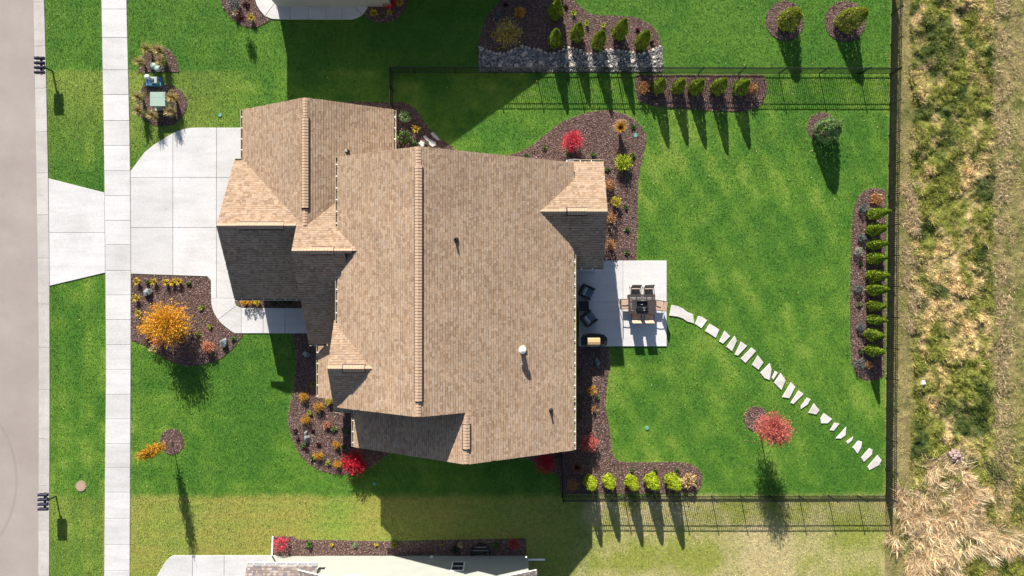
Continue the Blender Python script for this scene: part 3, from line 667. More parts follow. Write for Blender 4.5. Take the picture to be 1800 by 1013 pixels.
def slope(root, ax, e, t, a, b_, ze, zt, gut=(), mat='shingle', trim='soffit', gmat='gutter', thick=.17):
    """one roof plane: eave at coordinate e, upper edge at t, running from a to b along the other axis"""
    pt = (lambda c, l, z: q3(c, l, z)) if ax == 'x' else (lambda c, l, z: q3(l, c, z))
    E0, E1, T0, T1 = pt(e, a, ze), pt(e, b_, ze), pt(t, a, zt), pt(t, b_, zt)
    u = (E1-E0).normalized(); v = (T0-E0).normalized(); nr = u.cross(v)
    if nr.z < 0: nr = -nr
    D = Vector((0, 0, -thick)); off = root.location
    vs = [E0, E1, T1, T0, E0+D, E1+D, T1+D, T0+D]
    me = bpy.data.meshes.new('roof_slope'); me.from_pydata([x - off for x in vs], [], [(0,1,2,3),(7,6,5,4),(0,4,5,1),(1,5,6,2),(2,6,7,3),(3,7,4,0)])
    me.materials.append(M['deck']); me.materials.append(M[trim])
    for p in me.polygons: p.material_index = 0 if p.index == 0 else 1
    me.update(); o = link('roof_slope', me, None, root)
    shingles('shingles', E0, u, v, nr, (E1-E0).length, (T0-E0).length, o, off, M[mat])
    od = Vector((-v.x, -v.y, 0)).normalized()
    for g0, g1 in gut:                                    # gutters, between two coordinates along the eave
        A, B = pt(e, g0, ze), pt(e, g1, ze); L = (B-A).length; ud = (B-A)/L
        g = MB()
        def ob(o0, du, do, dz):
            p = [o0, o0+ud*du, o0+ud*du+od*do, o0+od*do]; zv = Vector((0,0,dz))
            g.add(p + [x+zv for x in p], [(3,2,1,0),(4,5,6,7),(0,1,5,4),(1,2,6,5),(2,3,7,6),(3,0,4,7)])
        base = A + od*.012 + Vector((0,0,-.16))
        ob(base, L, .125, .008); ob(base, L, .01, .11); ob(base + od*.115, L, .022, .13)
        ob(base, .01, .125, .12); ob(base + ud*(L-.01), .01, .125, .12)
        k = 0.35
        go = g.build('gutter', M[gmat], root); h = MB(); g = h
        while k < L - .1: ob(base + ud*k + Vector((0,0,.105)), .05, .13, .016); h.build('hanger', M['trim'], go); h = MB(); g = h; k += .62
    return o
def ridge(root, ax, c, z, a, b_, s1, s2, vent=None, mat='cap'):
    if ax == 'y': s1, s2 = s2, s1
    """overlapping cap shingles along a ridge; s1, s2 fall to the low and high side; vent = span raised over a ridge vent"""
    L = abs(b_-a)*K; n_ = int(L/.15); cm = {}
    for k in range(n_):
        f = (k+.5)/n_; l = a + (b_-a)*f
        up = vent is not None and min(vent) < l < max(vent)
        if up not in cm:
            m_ = MB(); hw = .18 if up else .125; e = L/n_*.5 - .006
            for sg, s in ((-1, s1), (1, s2)):
                p = [(0, -e, .032), (0, e, .016), (sg*hw, e, .016 - s*hw), (sg*hw, -e, .032 - s*hw)]
                lo = [(x, y, zz-.018) for x, y, zz in p]
                m_.add(p + lo, [(0,1,2,3), (1,0,4,5), (2,1,5,6), (3,2,6,7), (0,3,7,4)] if sg < 0 else [(3,2,1,0), (5,4,0,1), (6,5,1,2), (7,6,2,3), (4,7,3,0)])
            cm[up] = m_.mesh('ridge_cap'); cm[up].materials.append(M[mat])
        p = q3(c, l, z + .018 + (.085 if up else 0)) if ax == 'x' else q3(l, c, z + .018 + (.085 if up else 0))
        r = random.uniform(-.012, .012)
        link('ridge_cap', cm[up], None, root, p - root.location, (0 if ax == 'x' else -math.pi/2) + r)
    g = MB(); A = q3(c, a, z) if ax == 'x' else q3(a, c, z); B = q3(c, b_, z) if ax == 'x' else q3(b_, c, z); s = Vector((1,0,0)) if ax == 'x' else Vector((0,-1,0))
    for sg, sl_ in ((-1, s1), (1, s2)): g.add([A+Vector((0,0,.016)), B+Vector((0,0,.016)), B+s*sg*.115+Vector((0,0,.018-sl_*.115)), A+s*sg*.115+Vector((0,0,.018-sl_*.115))], [(0,1,2,3)])
    g.build('ridge_underlay', M['deck'], root)
    if vent:
        g = MB(); lv, hv = min(vent), max(vent); hw = .225
        A = q3(c, lv, z) if ax == 'x' else q3(lv, c, z); B = q3(c, hv, z) if ax == 'x' else q3(hv, c, z)
        d = (B-A).normalized(); L = (B-A).length; s = Vector((1,0,0)) if ax == 'x' else Vector((0,-1,0))
        for sg, sl_ in ((-1, s1), (1, s2)):
            p = [A + Vector((0,0,.08)), B + Vector((0,0,.08)), B + s*sg*hw + Vector((0,0,.08-sl_*hw)), A + s*sg*hw + Vector((0,0,.08-sl_*hw))]
            q_ = [x + Vector((0,0,-.095)) for x in p]
            g.add(p+q_, [(0,1,2,3),(1,0,4,5),(2,1,5,6),(3,2,6,7),(0,3,7,4)])
        g.build('ridge_vent', M['vent_dark'], root)
def wall(root, ax, prof, a, b_, mat='brown_siding', name='wall'):
    """extruded wall block; prof = outline in (coordinate, height), run from a to b along the other axis"""
    pt = (lambda c, l, z: q3(c, l, z)) if ax == 'x' else (lambda c, l, z: q3(l, c, z))
    n_ = len(prof); g = MB()
    g.add([pt(c, a, z) for c, z in prof] + [pt(c, b_, z) for c, z in prof], [tuple(range(n_))[::-1], tuple(range(n_, 2*n_))] + [(i, (i+1) % n_, n_+(i+1) % n_, n_+i) for i in range(n_)])
    return g.build(name, M[mat], root)
def window(root, face, c, l, z0, z1, w_, door=False):
    """face: 'x+','x-','y+','y-' (q axes); c wall coordinate, l centre along it (px)"""
    sg = 1 if face[1] == '+' else -1; ax = face[0]; wd = w_*K
    d = (lambda o, l_, z, so, sl_, sz: MB().box(q3(c, l_, z) + Vector((sg*o, 0, 0)), (so, sl_, sz)) if ax == 'x' else MB().box(q3(l_, c, z) + Vector((0, -sg*o, 0)), (sl_, so, sz)))
    zc, h = (z0+z1)/2, z1-z0
    f = d(.02, l, zc, .06, wd+.16, h+.16).build('door' if door else 'window', M['trim'], root)
    if door:
        d(.055, l, zc, .05, wd, h).build('door_panel', M['door'], f)
        k = 3
        for i in range(k): d(.085, l, z0 + h*(i+.5)/k, .02, wd*.8, h/k*.75).build('panel', M['door'], f)
    else:
        d(.056, l, z0 + h*.27, .02, wd-.02, h*.46).build('pane', M['glass'], f)
        d(.056, l, z0 + h*.75, .02, wd-.02, h*.44).build('pane', M['glass'], f)

hs = tag(empty('house', (*Q(-150, 0), 0)), 'large house with tan shingle roof and many gables in the centre', 'house')
p_l, p_r = .60*K, .56*K
LX = lambda x: 8.4 - p_l*(-132.5 - x)
RX = lambda x: 8.4 - p_r*(x + 132.5)
# walls
wall(hs, 'x', [(-428,0), (-206,0), (-206,2.9), (-317,5.2), (-428,2.9)], -279.5, -62)
wall(hs, 'y', [(-195.6,.01), (4,.01), (4,2.9), (-95.7,5.05), (-195.6,2.9)], -441, -316)
wall(hs, 'y', [(-120,.02), (78,.02), (78,3.15), (-55.8,6.0), (-120,4.7)], -306, -250)
wall(hs, 'x', [(-254,.03), (86,.03), (86, RX(86)-.3), (-132.5, 8.05), (-254, LX(-254)-.3)], -188, 170)
wall(hs, 'x', [(-305,.04), (-250,.04), (-250, 3.6), (-305, 2.75)], 80, 169)
wall(hs, 'x', [(-245,.015), (86.4,.015), (86.4, RX(86)-.31), (-67, 7.0), (-245, 3.15)], 160, 247)
wall(hs, 'y', [(-192,.005), (-46,.005), (-46,3.3), (-119,4.7), (-192,3.3)], 60, 137)
wall(hs, 'y', [(62,2.9), (176,2.9), (176,5.3), (119,6.45), (62,5.3)], -264, -200)
# roof planes
slope(hs, 'x', -440, -317, -291.5, -96, 3.0, 5.54, [(-291, -208)])
slope(hs, 'x', -194, -317, -291.5, -62, 3.0, 5.54, [(-291, -201)])
slope(hs, 'y', -207.6, -95.7, -453.5, -318, 3.05, 5.45, [(-453, -441)])
slope(hs, 'y', 16.3, -95.7, -453.5, -318, 3.05, 5.45, [(-453, -331)])
slope(hs, 'y', -150, -55.8, -330, -228, 4.34, 6.35)
slope(hs, 'y', 90, -55.8, -330, -252, 3.23, 6.35, [(-329.5, -307)])
slope(hs, 'x', -266, -132.5, -200, 182.3, LX(-266), 8.4, [(-200, -86), (-27, 50)])
slope(hs, 'x', -318, -262, 95, 180, 2.75, 3.87, [(95, 180)])
slope(hs, 'x', 98, -132.5, -200, 182.3, RX(98), 8.4, [(-53, 182)])
slope(hs, 'x', 98, -67, 182.4, 258.6, RX(98), RX(-67), [(182.4, 258)])
slope(hs, 'x', -257, -67, 150, 258.6, 3.2, RX(-67), [(187, 258)])
slope(hs, 'y', 50.5, 119, -272.6, -190, 5.45, 6.86)
slope(hs, 'y', 187.5, 119, -272.6, -190, 5.45, 6.86, [(-272, -240)])
slope(hs, 'y', -204.5, -119, 10, 148.2, 3.3, 4.98, [(100, 148)])
slope(hs, 'y', -33.8, -119, 10, 148.2, 3.3, 4.98, [(102, 148)])
# ridges
ridge(hs, 'x', -317, 5.54, -291, -96, .60, .60, (-261, -121))
ridge(hs, 'x', -132.5, 8.4, -199.5, 182, .60, .56, (-171, 158))
ridge(hs, 'x', -67, RX(-67), 183, 258, .60, .56, (200, 236))
ridge(hs, 'y', -95.7, 5.45, -453, -332, .62, .62, (-420, -351))
ridge(hs, 'y', -55.8, 6.35, -330, -240, .62, .62, (-301, -267))
ridge(hs, 'y', 119, 6.86, -272, -204, .6, .6, (-251, -217))
ridge(hs, 'y', -119, 4.98, 42, 148, .57, .57, (84, 117))
# valley lines are left to the shingles; wall openings
for y0, y1 in ((-185, -120), (-80, -15)):
    window(hs, 'x-', -441, (y0+y1)/2, .05, 2.3, y1-y0, True)
window(hs, 'x-', -306, 20, .05, 2.2, 30, True)
for l in (110, 140): window(hs, 'x-', -305, l, .9, 2.4, 22)
for l in (-20, 60, 110, 160, 215): window(hs, 'x+', 86.4 if l > 165 else 86, l, .9, 2.5, 40 if l < 0 else 28)
for l in (-190, -120, -40, 40): window(hs, 'y+', 247, l, 1.0, 2.3, 26)
for l in (-165, -110, -50, 20): window(hs, 'y-', -188, l, 1.0, 2.4, 30)
for l in (-400, -340, -270): window(hs, 'y-', -279.5, l, 1.0, 2.2, 26)
window(hs, 'x+', 137, -118, .9, 2.3, 60)
# roof vents and flue (each its own part)
def on_roof(x, y, f):
    z = 5.0
    for _ in range(20): z = f((x-900)*(1-z/H), (y-506.5)*(1-z/H))
    return Vector(P(x, y, z))
GR = lambda qx, qy: 5.54 - .6*K*(qx+317)
RR = lambda qx, qy: RX(qx)
for x, y, f in ((610, 266.5, GR), (801.5, 422, RR), (968, 722, RR)):
    p = on_roof(x, y, f); g = MB()
    g.lathe(p + Vector((0,0,-.1)), [(.055, 0), (.055, .42), (.04, .42), (.04, .3)], 12)
    o = g.build('vent_pipe', M['trim'] if y < 300 else M['dark'], hs)
    MB().lathe(p + Vector((0,0,-.06)), [(.15, 0), (.13, .09), (.06, .2), (.056, .2)], 14).build('flashing', M['dark'], o)
p = on_roof(918, 614, RR)
fl = MB().lathe(p + Vector((0,0,-.2)), [(.13, 0), (.13, .75), (.10, .75)], 18).build('flue', mat_plain('galvanised_flue', (.55,.56,.56), .35, .7), hs)
MB().lathe(p + Vector((0,0,.52)), [(.2, 0), (.2, .1), (.17, .14), (.05, .2), (.001, .2)], 18).build('flue_cap', M['trim'], fl)
MB().lathe(p + Vector((0,0,-.1)), [(.26, 0), (.24, .1), (.14, .16), (.135, .16)], 18).build('flashing', M['soffit'], fl)

# ================================================================ SOUTH NEIGHBOUR
sh = tag(empty('house', (*Q(-180, 560), 0)), 'neighbour house with pale sage siding along the bottom edge', 'house')
wall(sh, 'x', [(-423,.01), (-345,.01), (-345,2.55), (-423,2.55)], 471, 720, 'siding')
wall(sh, 'x', [(-345,0), (28,0), (28,3.1), (-155,6.35), (-345,3.1)], 470.5, 740, 'siding')
zc = .12
sd = 0
while zc < 3.3:                                              # clapboards: each course a proud board with a shadow line
    MB().add([q3(-345, 470.5, zc)+Vector((0,.004,0)), q3(28, 470.5, zc)+Vector((0,.004,0)), q3(28, 470.5, zc)+Vector((0,.02,0)), q3(-345, 470.5, zc)+Vector((0,.02,0)),
              q3(-345, 470.5, zc+.17)+Vector((0,.004,0)), q3(28, 470.5, zc+.17)+Vector((0,.004,0)), q3(28, 470.5, zc+.17)+Vector((0,.006,0)), q3(-345, 470.5, zc+.17)+Vector((0,.006,0))],
             [(3,2,1,0),(4,5,6,7),(0,1,5,4),(1,2,6,5),(2,3,7,6),(3,0,4,7)]).build('clapboard', M['siding'], sh)
    zc += .172
slope(sh, 'x', -350, -155, 460, 745, 3.16, 6.6, mat='grey_shingle', trim='trim')
slope(sh, 'x', 40, -155, 460, 745, 3.16, 6.6, mat='grey_shingle', trim='trim')
slope(sh, 'y', 457, 560, -436, -338, 2.75, 5.0, [(-436, -321)], mat='grey_shingle', trim='trim', gmat='trim')
slope(sh, 'y', 457, 470, -338.2, -321, 2.75, 2.98, mat='grey_shingle', trim='trim')
slope(sh, 'y', 663, 560, -436, -338, 2.75, 5.0, mat='grey_shingle', trim='trim')
def swin(x0, x1, z0, z1):
    fr = MB(); y = -470.5*K + .02
    fr.box(((x0+x1)/2*K, y, (z0+z1)/2), ((x1-x0)*K, .05, z1-z0)); o = fr.build('window', M['trim'], sh)
    h = (z1-z0)
    for k in (0, 1): MB().box(((x0+x1)/2*K, y+.03, z0 + h*(.27+.46*k)), ((x1-x0)*K-.16, .02, h*.36)).build('pane', M['glass'], o)
swin(-102.5, -80, 1.05, 2.4); swin(-270, -245, 3.0, 4.4)
MB().box((-140*K, -470.5*K+.06, .32), (.16, .1, .16)).build('outlet_box', M['trim'], sh)
vt = MB().box((-318*K, -470.5*K+.03, 2.15), (.5, .05, .36)).build('wall_vent', M['trim'], sh)
for k in range(4): MB().box((-318*K, -470.5*K+.07, 2.02+.085*k), (.42, .03, .03)).build('louver', M['dark'], vt)
MB().tube([P(925, 979.5), P(925, 979.5, 3.0)], .045, 8).build('downspout', M['trim'], sh)
MB().tube([P(477.5, 975.5, .15), P(478, 975.8, 1.0), P(478, 976, 2.6)], .045, 8).build('downspout', M['trim'], sh)
tag(MB().tube([P(479.6, 943.5, .06), P(478.8, 965, .07), P(478, 974.5, .1)], .06, 8).build('drain_pipe', M['trim']), 'white downspout extension lying left of the red shrub', 'drain pipe')
tag(MB().tube([P(927, 984, .06), P(940, 984, .06), P(958, 984, .06)], .06, 8).build('drain_pipe', M['trim']), 'white drain pipe lying on grass past the sage wall corner', 'drain pipe')
# window well with its ladder
ww = tag(empty('window_well', P(845.5, 976)), 'dark curved window well against the sage wall', 'window well')
arc = [P(845.5 + 17.5*math.cos(t), 976.5 - 22*math.sin(t)**.7)[:2] for t in np.linspace(.02, math.pi-.02, 17)]
g = MB(); inn = [P(845.5 + 16*math.cos(t), 976.5 - 20.5*math.sin(t)**.7)[:2] for t in np.linspace(.02, math.pi-.02, 17)]
for i in range(16):
    a, b_, c_, d = arc[i], arc[i+1], inn[i+1], inn[i]
    g.prism([a, b_, c_, d], .0, .22)
g.build('rim', M['dark'], ww)
MB().prism(inn, -.05, .05).build('floor', M['dark'], ww)
for k in (0, 1): MB().box(P(845.5, 968 - 6*k, .19), (1.0 - .15*k, .035, .03)).build('ladder_rung', mat_plain('steel_rung', (.3,.32,.33), .4, .6) if k == 0 else bpy.data.materials['steel_rung'], ww)
# NORTH NEIGHBOUR: stands just above the picture and shades the lawn
nh = tag(empty('house', (*Q(-180, -650), 0)), 'neighbour house just above the frame whose shadow covers the upper lawn', 'house')
wall(nh, 'x', [(-412,0), (48,0), (48,2.95), (-182,5.8), (-412,2.95)], -760, -560, 'siding')
wall(nh, 'x', [(-412.4,.01), (-212,.01), (-212,2.95), (-312,4.2), (-412.4,2.95)], -640, -494, 'siding')
slope(nh, 'x', -424, -182, -770, -550, 3.0, 6.0, mat='grey_shingle', trim='trim')
slope(nh, 'x', 60, -182, -770, -550, 3.0, 6.0, mat='grey_shingle', trim='trim')
slope(nh, 'x', -423.8, -312, -600, -482, 3.0, 4.4, mat='grey_shingle', trim='trim')
slope(nh, 'x', -200, -312, -600, -482, 3.0, 4.4, mat='grey_shingle', trim='trim')

# ================================================================ FENCES
pm = MB().box((0,0,.64), (.027,.027,1.16)).mesh('picket'); pm.materials.append(M['fence'])
g = MB().box((0,0,.66), (.06,.06,1.36)); g.add([(-.04,-.04,1.34),(.04,-.04,1.34),(.04,.04,1.34),(-.04,.04,1.34),(0,0,1.38)], [(0,1,4),(1,2,4),(2,3,4),(3,0,4),(3,2,1,0)])
post_me = g.mesh('post'); post_me.materials.append(M['fence'])
rail_me = MB().box((.5,0,0), (1,.028,.035)).mesh('rail'); rail_me.materials.append(M['fence'])
def fence(posts, label, skip_last=False, step=.112):
    pts = [Vector(P(*p)) for p in posts]
    root = tag(empty('metal_fence', pts[0]), label, 'fence')
    for i, p in enumerate(pts):
        if not (skip_last and i == len(pts)-1): link('post', post_me, None, root, p - pts[0])
    for a, b_ in zip(pts[:-1], pts[1:]):
        d = b_-a; L = d.length; rz = math.atan2(d.y, d.x)
        for z in (.14, 1.04, 1.22): link('rail', rail_me, None, root, a - pts[0] + Vector((0,0,z)), rz, (L, 1, 1))
        n_ = max(1, int(L/step))
        for k in range(1, n_): link('picket', pm, None, root, a + d*k/n_ - pts[0], rz)
tp = [690.5] + [730 + 71*k for k in range(12)] + [1563.5]
fence([(x, 129 + (x-690)*.0018) for x in tp], 'long black metal fence along the upper lawn', step=.118)
fence([(691, 191), (690.8, 160), (690.5, 129.2)], 'short black fence run from garage corner up to the long fence', True)
fence([(FENCE_X(y), y) for y in [-28 + 53.2*k for k in range(17)] + [871]], 'long black metal fence between back lawn and rough field', step=.118)
bp = [988] + [1045 + 51.3*k for k in range(10)] + [1556]
fence([(x, 871 + (.6 if 1100 < x < 1450 else 0)) for x in bp], 'black metal fence along the lower back lawn', True)
fence([(988, 871), (988, 836), (986, 800), (986, 768)], 'short black fence joining lower house corner to bottom fence', False)

# ================================================================ PATHS, ROCKS, SMALL FIXTURES
pth = tag(empty('garden_path', P(1178, 546)), 'line of white stepping stones from patio to right fence', 'path', kind='structure')
for s in STONES: MB().prism(inset(s if area(s) > 0 else s[::-1], -.03), -.05, .065 + random.uniform(-.008, .008), .016).build('stepping_stone', M['flag'], pth)
pt2 = tag(empty('garden_path', P(752, 248)), 'few white stepping stones in the bed behind the garage', 'path', kind='structure')
for s in ([(735.5,252),(740,247.5),(746,251),(747,257),(741,259)], [(744,240),(748,238.5),(756,246),(752,249),(748,246)], [(753,248),(757,245.5),(766,250),(767,256),(760,259),(755,255)], [(757,235),(761,232.5),(769,240),(773,246),(769,247),(762,242)]):
    MB().prism(PP(s), -.02, .07 + random.uniform(-.006, .01), .012).build('stepping_stone', M['flag'], pt2)
def stone_mesh(r, seed, flat=.7, pts=26):
    rn = np.random.default_rng(seed); v = rn.normal(size=(pts, 3)); v /= np.linalg.norm(v, axis=1)[:, None]
    v = v*np.array(r)*rn.uniform(.86, 1.04, (pts, 1))
    bm = bmesh.new(); [bm.verts.new(x) for x in v]; bmesh.ops.convex_hull(bm, input=bm.verts)
    for x in [x for x in bm.verts if not x.link_faces]: bm.verts.remove(x)
    bmesh.ops.recalc_face_normals(bm, faces=bm.faces)
    me = bpy.data.meshes.new('stone'); bm.to_mesh(me); bm.free(); return me
BL = [(480+840*0, 0)]
border = [(20,455),(50,470),(85,488),(115,497),(150,508),(180,515),(212,515),(250,515),(290,505),(320,490),(360,470),(425,448),(460,455),(495,468),(540,470),(580,475),(605,490),(650,508),(695,515),(735,510),(780,490),(820,475),(870,465),(910,465),(945,478),(985,490),(1025,505),(1045,525),(1085,520),(1130,520),(1170,510),(1200,495),(1235,480),(1275,480),(1300,485),(1345,488),(1385,490),(1420,495),(1455,505),(1490,508),(1545,518),(1595,515),(1640,500),(1680,485),(1710,465),(1745,450)]
C5 = lambda x, y: (840 + x/5.4545, y/5.4545)
bpx = [C5(*p) for p in border]
rock = MB().prism(PP([(842, 126.2)] + [(842, bpx[0][1])] + bpx + [(1163.5, bpx[-1][1]), (1164.6, 127.2)]), -.05, .036).build('rock_bed', M['gravel_bed'])
tag(rock, 'band of river rocks and gravel above the upper fence', 'rock bed', kind='structure')
N = 15000; x0, y0 = P(842, 127)[:2]; x1, y1 = P(1165, 82)[:2]
X = rng.uniform(x0, x1, N); Y = rng.uniform(y0, y1, N); px, py = X/K+900, 506.5-Y/K
by = np.interp(px, [p[0] for p in bpx], [p[1] for p in bpx]); k = (py > by + 1) & (py < 126.6); X, Y = X[k], Y[k]; N = len(X)
ico = np.array([(0,0,1),(.9,0,.3),(.28,.85,.3),(-.72,.53,.3),(-.72,-.53,.3),(.28,-.85,.3),(0,0,-.5)])
icf = np.array([(0,1,2),(0,2,3),(0,3,4),(0,4,5),(0,5,1),(6,2,1),(6,3,2),(6,4,3),(6,5,4),(6,1,5)])
r = rng.gamma(3, .007, N) + .01; a = rng.uniform(0, 6.28, N); ca, sa = np.cos(a)*r, np.sin(a)*r
V = np.empty((N, 7, 3)); sx = rng.uniform(.7, 1.3, N)
for i in range(7):
    V[:, i, 0] = X + ico[i,0]*ca*sx - ico[i,1]*sa; V[:, i, 1] = Y + ico[i,0]*sa*sx + ico[i,1]*ca; V[:, i, 2] = .036 + (ico[i,2]*.8+.3)*r
F = (np.arange(N)[:, None, None]*7 + icf[None]).reshape(-1, 3)
gv = link('gravel', fast_mesh('gravel', V.reshape(-1, 3), F), M['gravel'], rock); gv['kind'] = 'stuff'
rocks = [(p, .125) for p in bpx] + [(C5(*p), .17) for p in [(60,545),(155,555),(225,600),(215,630),(100,640),(375,630),(330,555),(450,510),(435,525),(470,505),(500,595),(510,625),(485,627),(610,600),(628,612),(700,560),(745,610),(750,650),(860,520),(870,560),(885,540),(895,620),(905,640),(1040,600),(1180,540),(1172,560),(1325,545),(1240,600),(1255,640),(1350,580),(1480,610),(1490,590),(1695,600),(1690,560),(1575,620),(850,545),(1280,650),(1130,650),(1600,650),(1460,640)]]
sm_ = [stone_mesh((1, .8, .6), 100+i) for i in range(8)]
for i, (p, r) in enumerate(rocks):
    s = r*random.uniform(.75, 1.2)
    o = link('river_rock', sm_[i % 8], M['river'], rock, P(*p, .05), random.uniform(0, 6.28), s)
# boulders
for x, y, rx, ry, h, lab in [(260, 513.5, .28, .36, .38, 'dark blue grey boulder above left of the orange shrub'), (394, 602, .27, .34, .36, 'blue grey boulder at the lower right of the front bed'),
    (539.6, 621.6, .26, .25, .3, 'blue boulder in the shade left of the front wall'), (540, 772, .22, .3, .3, 'two toned boulder among yellow shrubs in the entry bed'), (1050, 637, .2, .32, .3, 'pointed grey boulder in shade below the patio'), (538, 762, .15, .18, .2, 'small grey rock leaning on the two toned boulder')]:
    me = stone_mesh((rx, ry, h), int(x*7+y), pts=20)
    tag(link('boulder', me, M['boulder'], None, P(x, y, .08), .3), lab, 'boulder', 'garden boulders')
tag(link('field_rock', stone_mesh((.2,.2,.15), 5), M['flag'], None, (*P(1621, 673)[:2], .1 + float(field_z(np.array([P(1621, 673)[0]]), np.array([P(1621, 673)[1]]))[0]))), 'small white rock lying in the rough field', 'rock')
rp = tag(empty('rock_pile', (*P(1676, 801)[:2], .06 + float(field_z(np.array([P(1676, 801)[0]]), np.array([P(1676, 801)[1]]))[0]))), 'small heap of pinkish stones in the rough field', 'rock pile')
M['pinkstone'] = mat_plain('pinkish_stone', (.36, .26, .24), .85, var=.3)
for i in range(22):
    a, r = random.uniform(0, 6.28), random.uniform(0, .42)
    link('stone', sm_[i % 8], None, rp, (math.cos(a)*r, math.sin(a)*r, .12 + .22*(1-r/.42)), a, random.uniform(.09, .17)).data
for me in sm_:
    pass
for o in rp.children:
    o.material_slots[0].link = 'OBJECT'; o.material_slots[0].material = M['pinkstone']
# lids and manhole
M['teal'] = mat_plain('teal_plastic', (.10, .30, .27), .5)
for x, y, r, lab in [(387.6, 203, .11, 'teal valve box lid in the lawn above the driveway'), (659, 850, .1, 'teal valve box lid in the shaded lower lawn'), (1137, 752.5, .11, 'teal valve box lid in the back lawn'), (1117, 238.6, .13, 'pale teal valve box lid in the rear mulch bed')]:
    o = MB().lathe(P(x, y, -.03), [(r, 0), (r, .075), (r*.93, .085), (.001, .085)], 18).build('valve_box_lid', M['teal']); tag(o, lab, 'valve lid', 'valve box lids')
mh = tag(empty('manhole', P(143.6, 854)), 'round pinkish manhole cover in the roadside grass', 'manhole')
MB().lathe(P(143.6, 854, -.05), [(.32, 0), (.32, .1), (.27, .1), (.27, .06)], 28).build('ring', mat_plain('pinkish_concrete', (.30, .22, .17), .9), mh)
MB().lathe(P(143.6, 854, -.05), [(.262, 0), (.262, .105), (.001, .105)], 28).build('cover', mat_plain('pink_cover', (.34, .235, .175), .85), mh)
# utility boxes
M['ugreen'] = mat_plain('pale_green_box', (.29, .39, .33), .5, var=.06); M['ublue'] = mat_plain('blue_box', (.06, .20, .32), .45); M['ugrey'] = mat_plain('grey_green_box', (.33, .39, .37), .5)
t = tag(empty('transformer', P(279, 176)), 'square pale green transformer box in the mulch bed', 'transformer')
c = P(277.5, 174.5, .78)
MB().box((c[0], c[1], .4), (.86, .82, .72)).build('cabinet', M['ugreen'], t)
MB().box((c[0], c[1]-.17, .79), (.9, .5, .06)).build('lid', M['ugreen'], t)
MB().box((c[0], c[1]+.255, .785), (.9, .33, .05)).build('hood', M['ugreen'], t)
MB().box((c[0], c[1], .02), (1.05, 1.0, .1)).build('pad', M['conc_curb'], t)
MB().box((c[0]+.1, c[1]-.43, .45), (.06, .03, .14)).build('latch', M['dark'], t)
t = tag(empty('utility_pedestal', P(278, 121)), 'round green utility pedestal between tan grasses', 'utility box')
MB().lathe(P(278, 121, 0), [(.19, 0), (.19, .55), (.17, .62)], 20).build('body', M['ugreen'], t, True)
MB().lathe(P(278, 121, .6), [(.2, 0), (.2, .05), (.12, .11), (.001, .13)], 20).build('cap', M['ugreen'], t, True)
t = tag(empty('utility_box', P(275, 146)), 'blue utility box with white dome cap above the transformer', 'utility box')
b0 = P(274, 145)
MB().box((b0[0], b0[1]-.02, .17), (.92, .52, .3)).build('base', M['ublue'], t)
MB().box((b0[0]+.12, b0[1], .43), (.42, .36, .26)).build('housing', M['ugrey'], t)
MB().tube([(b0[0]+.1, b0[1]+.02, .55), (b0[0]-.05, b0[1]+.06, .68), (b0[0]-.13, b0[1]+.1, .8)], [.1, .11, .11], 10).build('neck', M['ugrey'], t)
MB().lathe((b0[0]-.13, b0[1]+.1, .76), [(.14, 0), (.15, .06), (.1, .13), (.001, .15)], 18).build('dome_cap', M['trim'], t, True)
# mailboxes
M['navy'] = mat_plain('navy_black_enamel', (.015, .014, .035), .35)
def mailboxes(x, y, lab):
    root = tag(empty('mailbox_stand', P(x, y)), lab, 'mailboxes', 'mailbox stands at the curb')
    b = Vector(P(x, y)); ox = -.02
    MB().tube([b, b + Vector((0,0,1.02))], .05, 4).build('post', M['dark'], root)
    MB().box(b + Vector((ox, .0, 1.0)), (.1, 1.02, .09)).build('beam', M['dark'], root)
    MB().tube([b + Vector((0,.3,.98)), b + Vector((0,0,.62))], .025, 6).build('brace', M['dark'], root)
    MB().tube([b + Vector((0,-.3,.98)), b + Vector((0,0,.62))], .025, 6).build('brace', M['dark'], root)
    for k in range(4):
        c = b + Vector((ox, .42 - .28*k, 1.06)); g = MB()
        pr = [(-.085, 0), (.085, 0)] + [(.085*math.cos(a), .13 + .085*math.sin(a)) for a in np.linspace(0, math.pi, 9)]
        n_ = len(pr); g.add([(c.x-.27, c.y+a, c.z+z) for a, z in pr] + [(c.x+.27, c.y+a, c.z+z) for a, z in pr], [tuple(range(n_)), tuple(range(n_, 2*n_))[::-1]] + [(i, n_+i, n_+(i+1) % n_, (i+1) % n_) for i in range(n_)])
        mbx = g.build('mailbox', M['navy'], root)
        MB().box((c.x-.275, c.y, c.z+.1), (.012, .15, .18)).build('door', M['dark'], mbx)
        MB().box((c.x-.1, c.y+.095, c.z+.13), (.14, .012, .05)).build('flag', M['dark'], mbx)
mailboxes(92.6, 125.5, 'stand of four black mailboxes by the upper part of the street')
mailboxes(98.7, 872.5, 'stand of four black mailboxes by the lower part of the street')
# white window well cover at the rear corner
o = MB(); o.prism(PP([(993, 290), (994, 284), (1000, 281.6), (1009, 281), (1017, 282), (1021, 285), (1021, 290)]), .0, .35); tag(o.build('window_well_cover', M['trim']), 'white window well cover peeping out at the rear roof edge', 'window well')

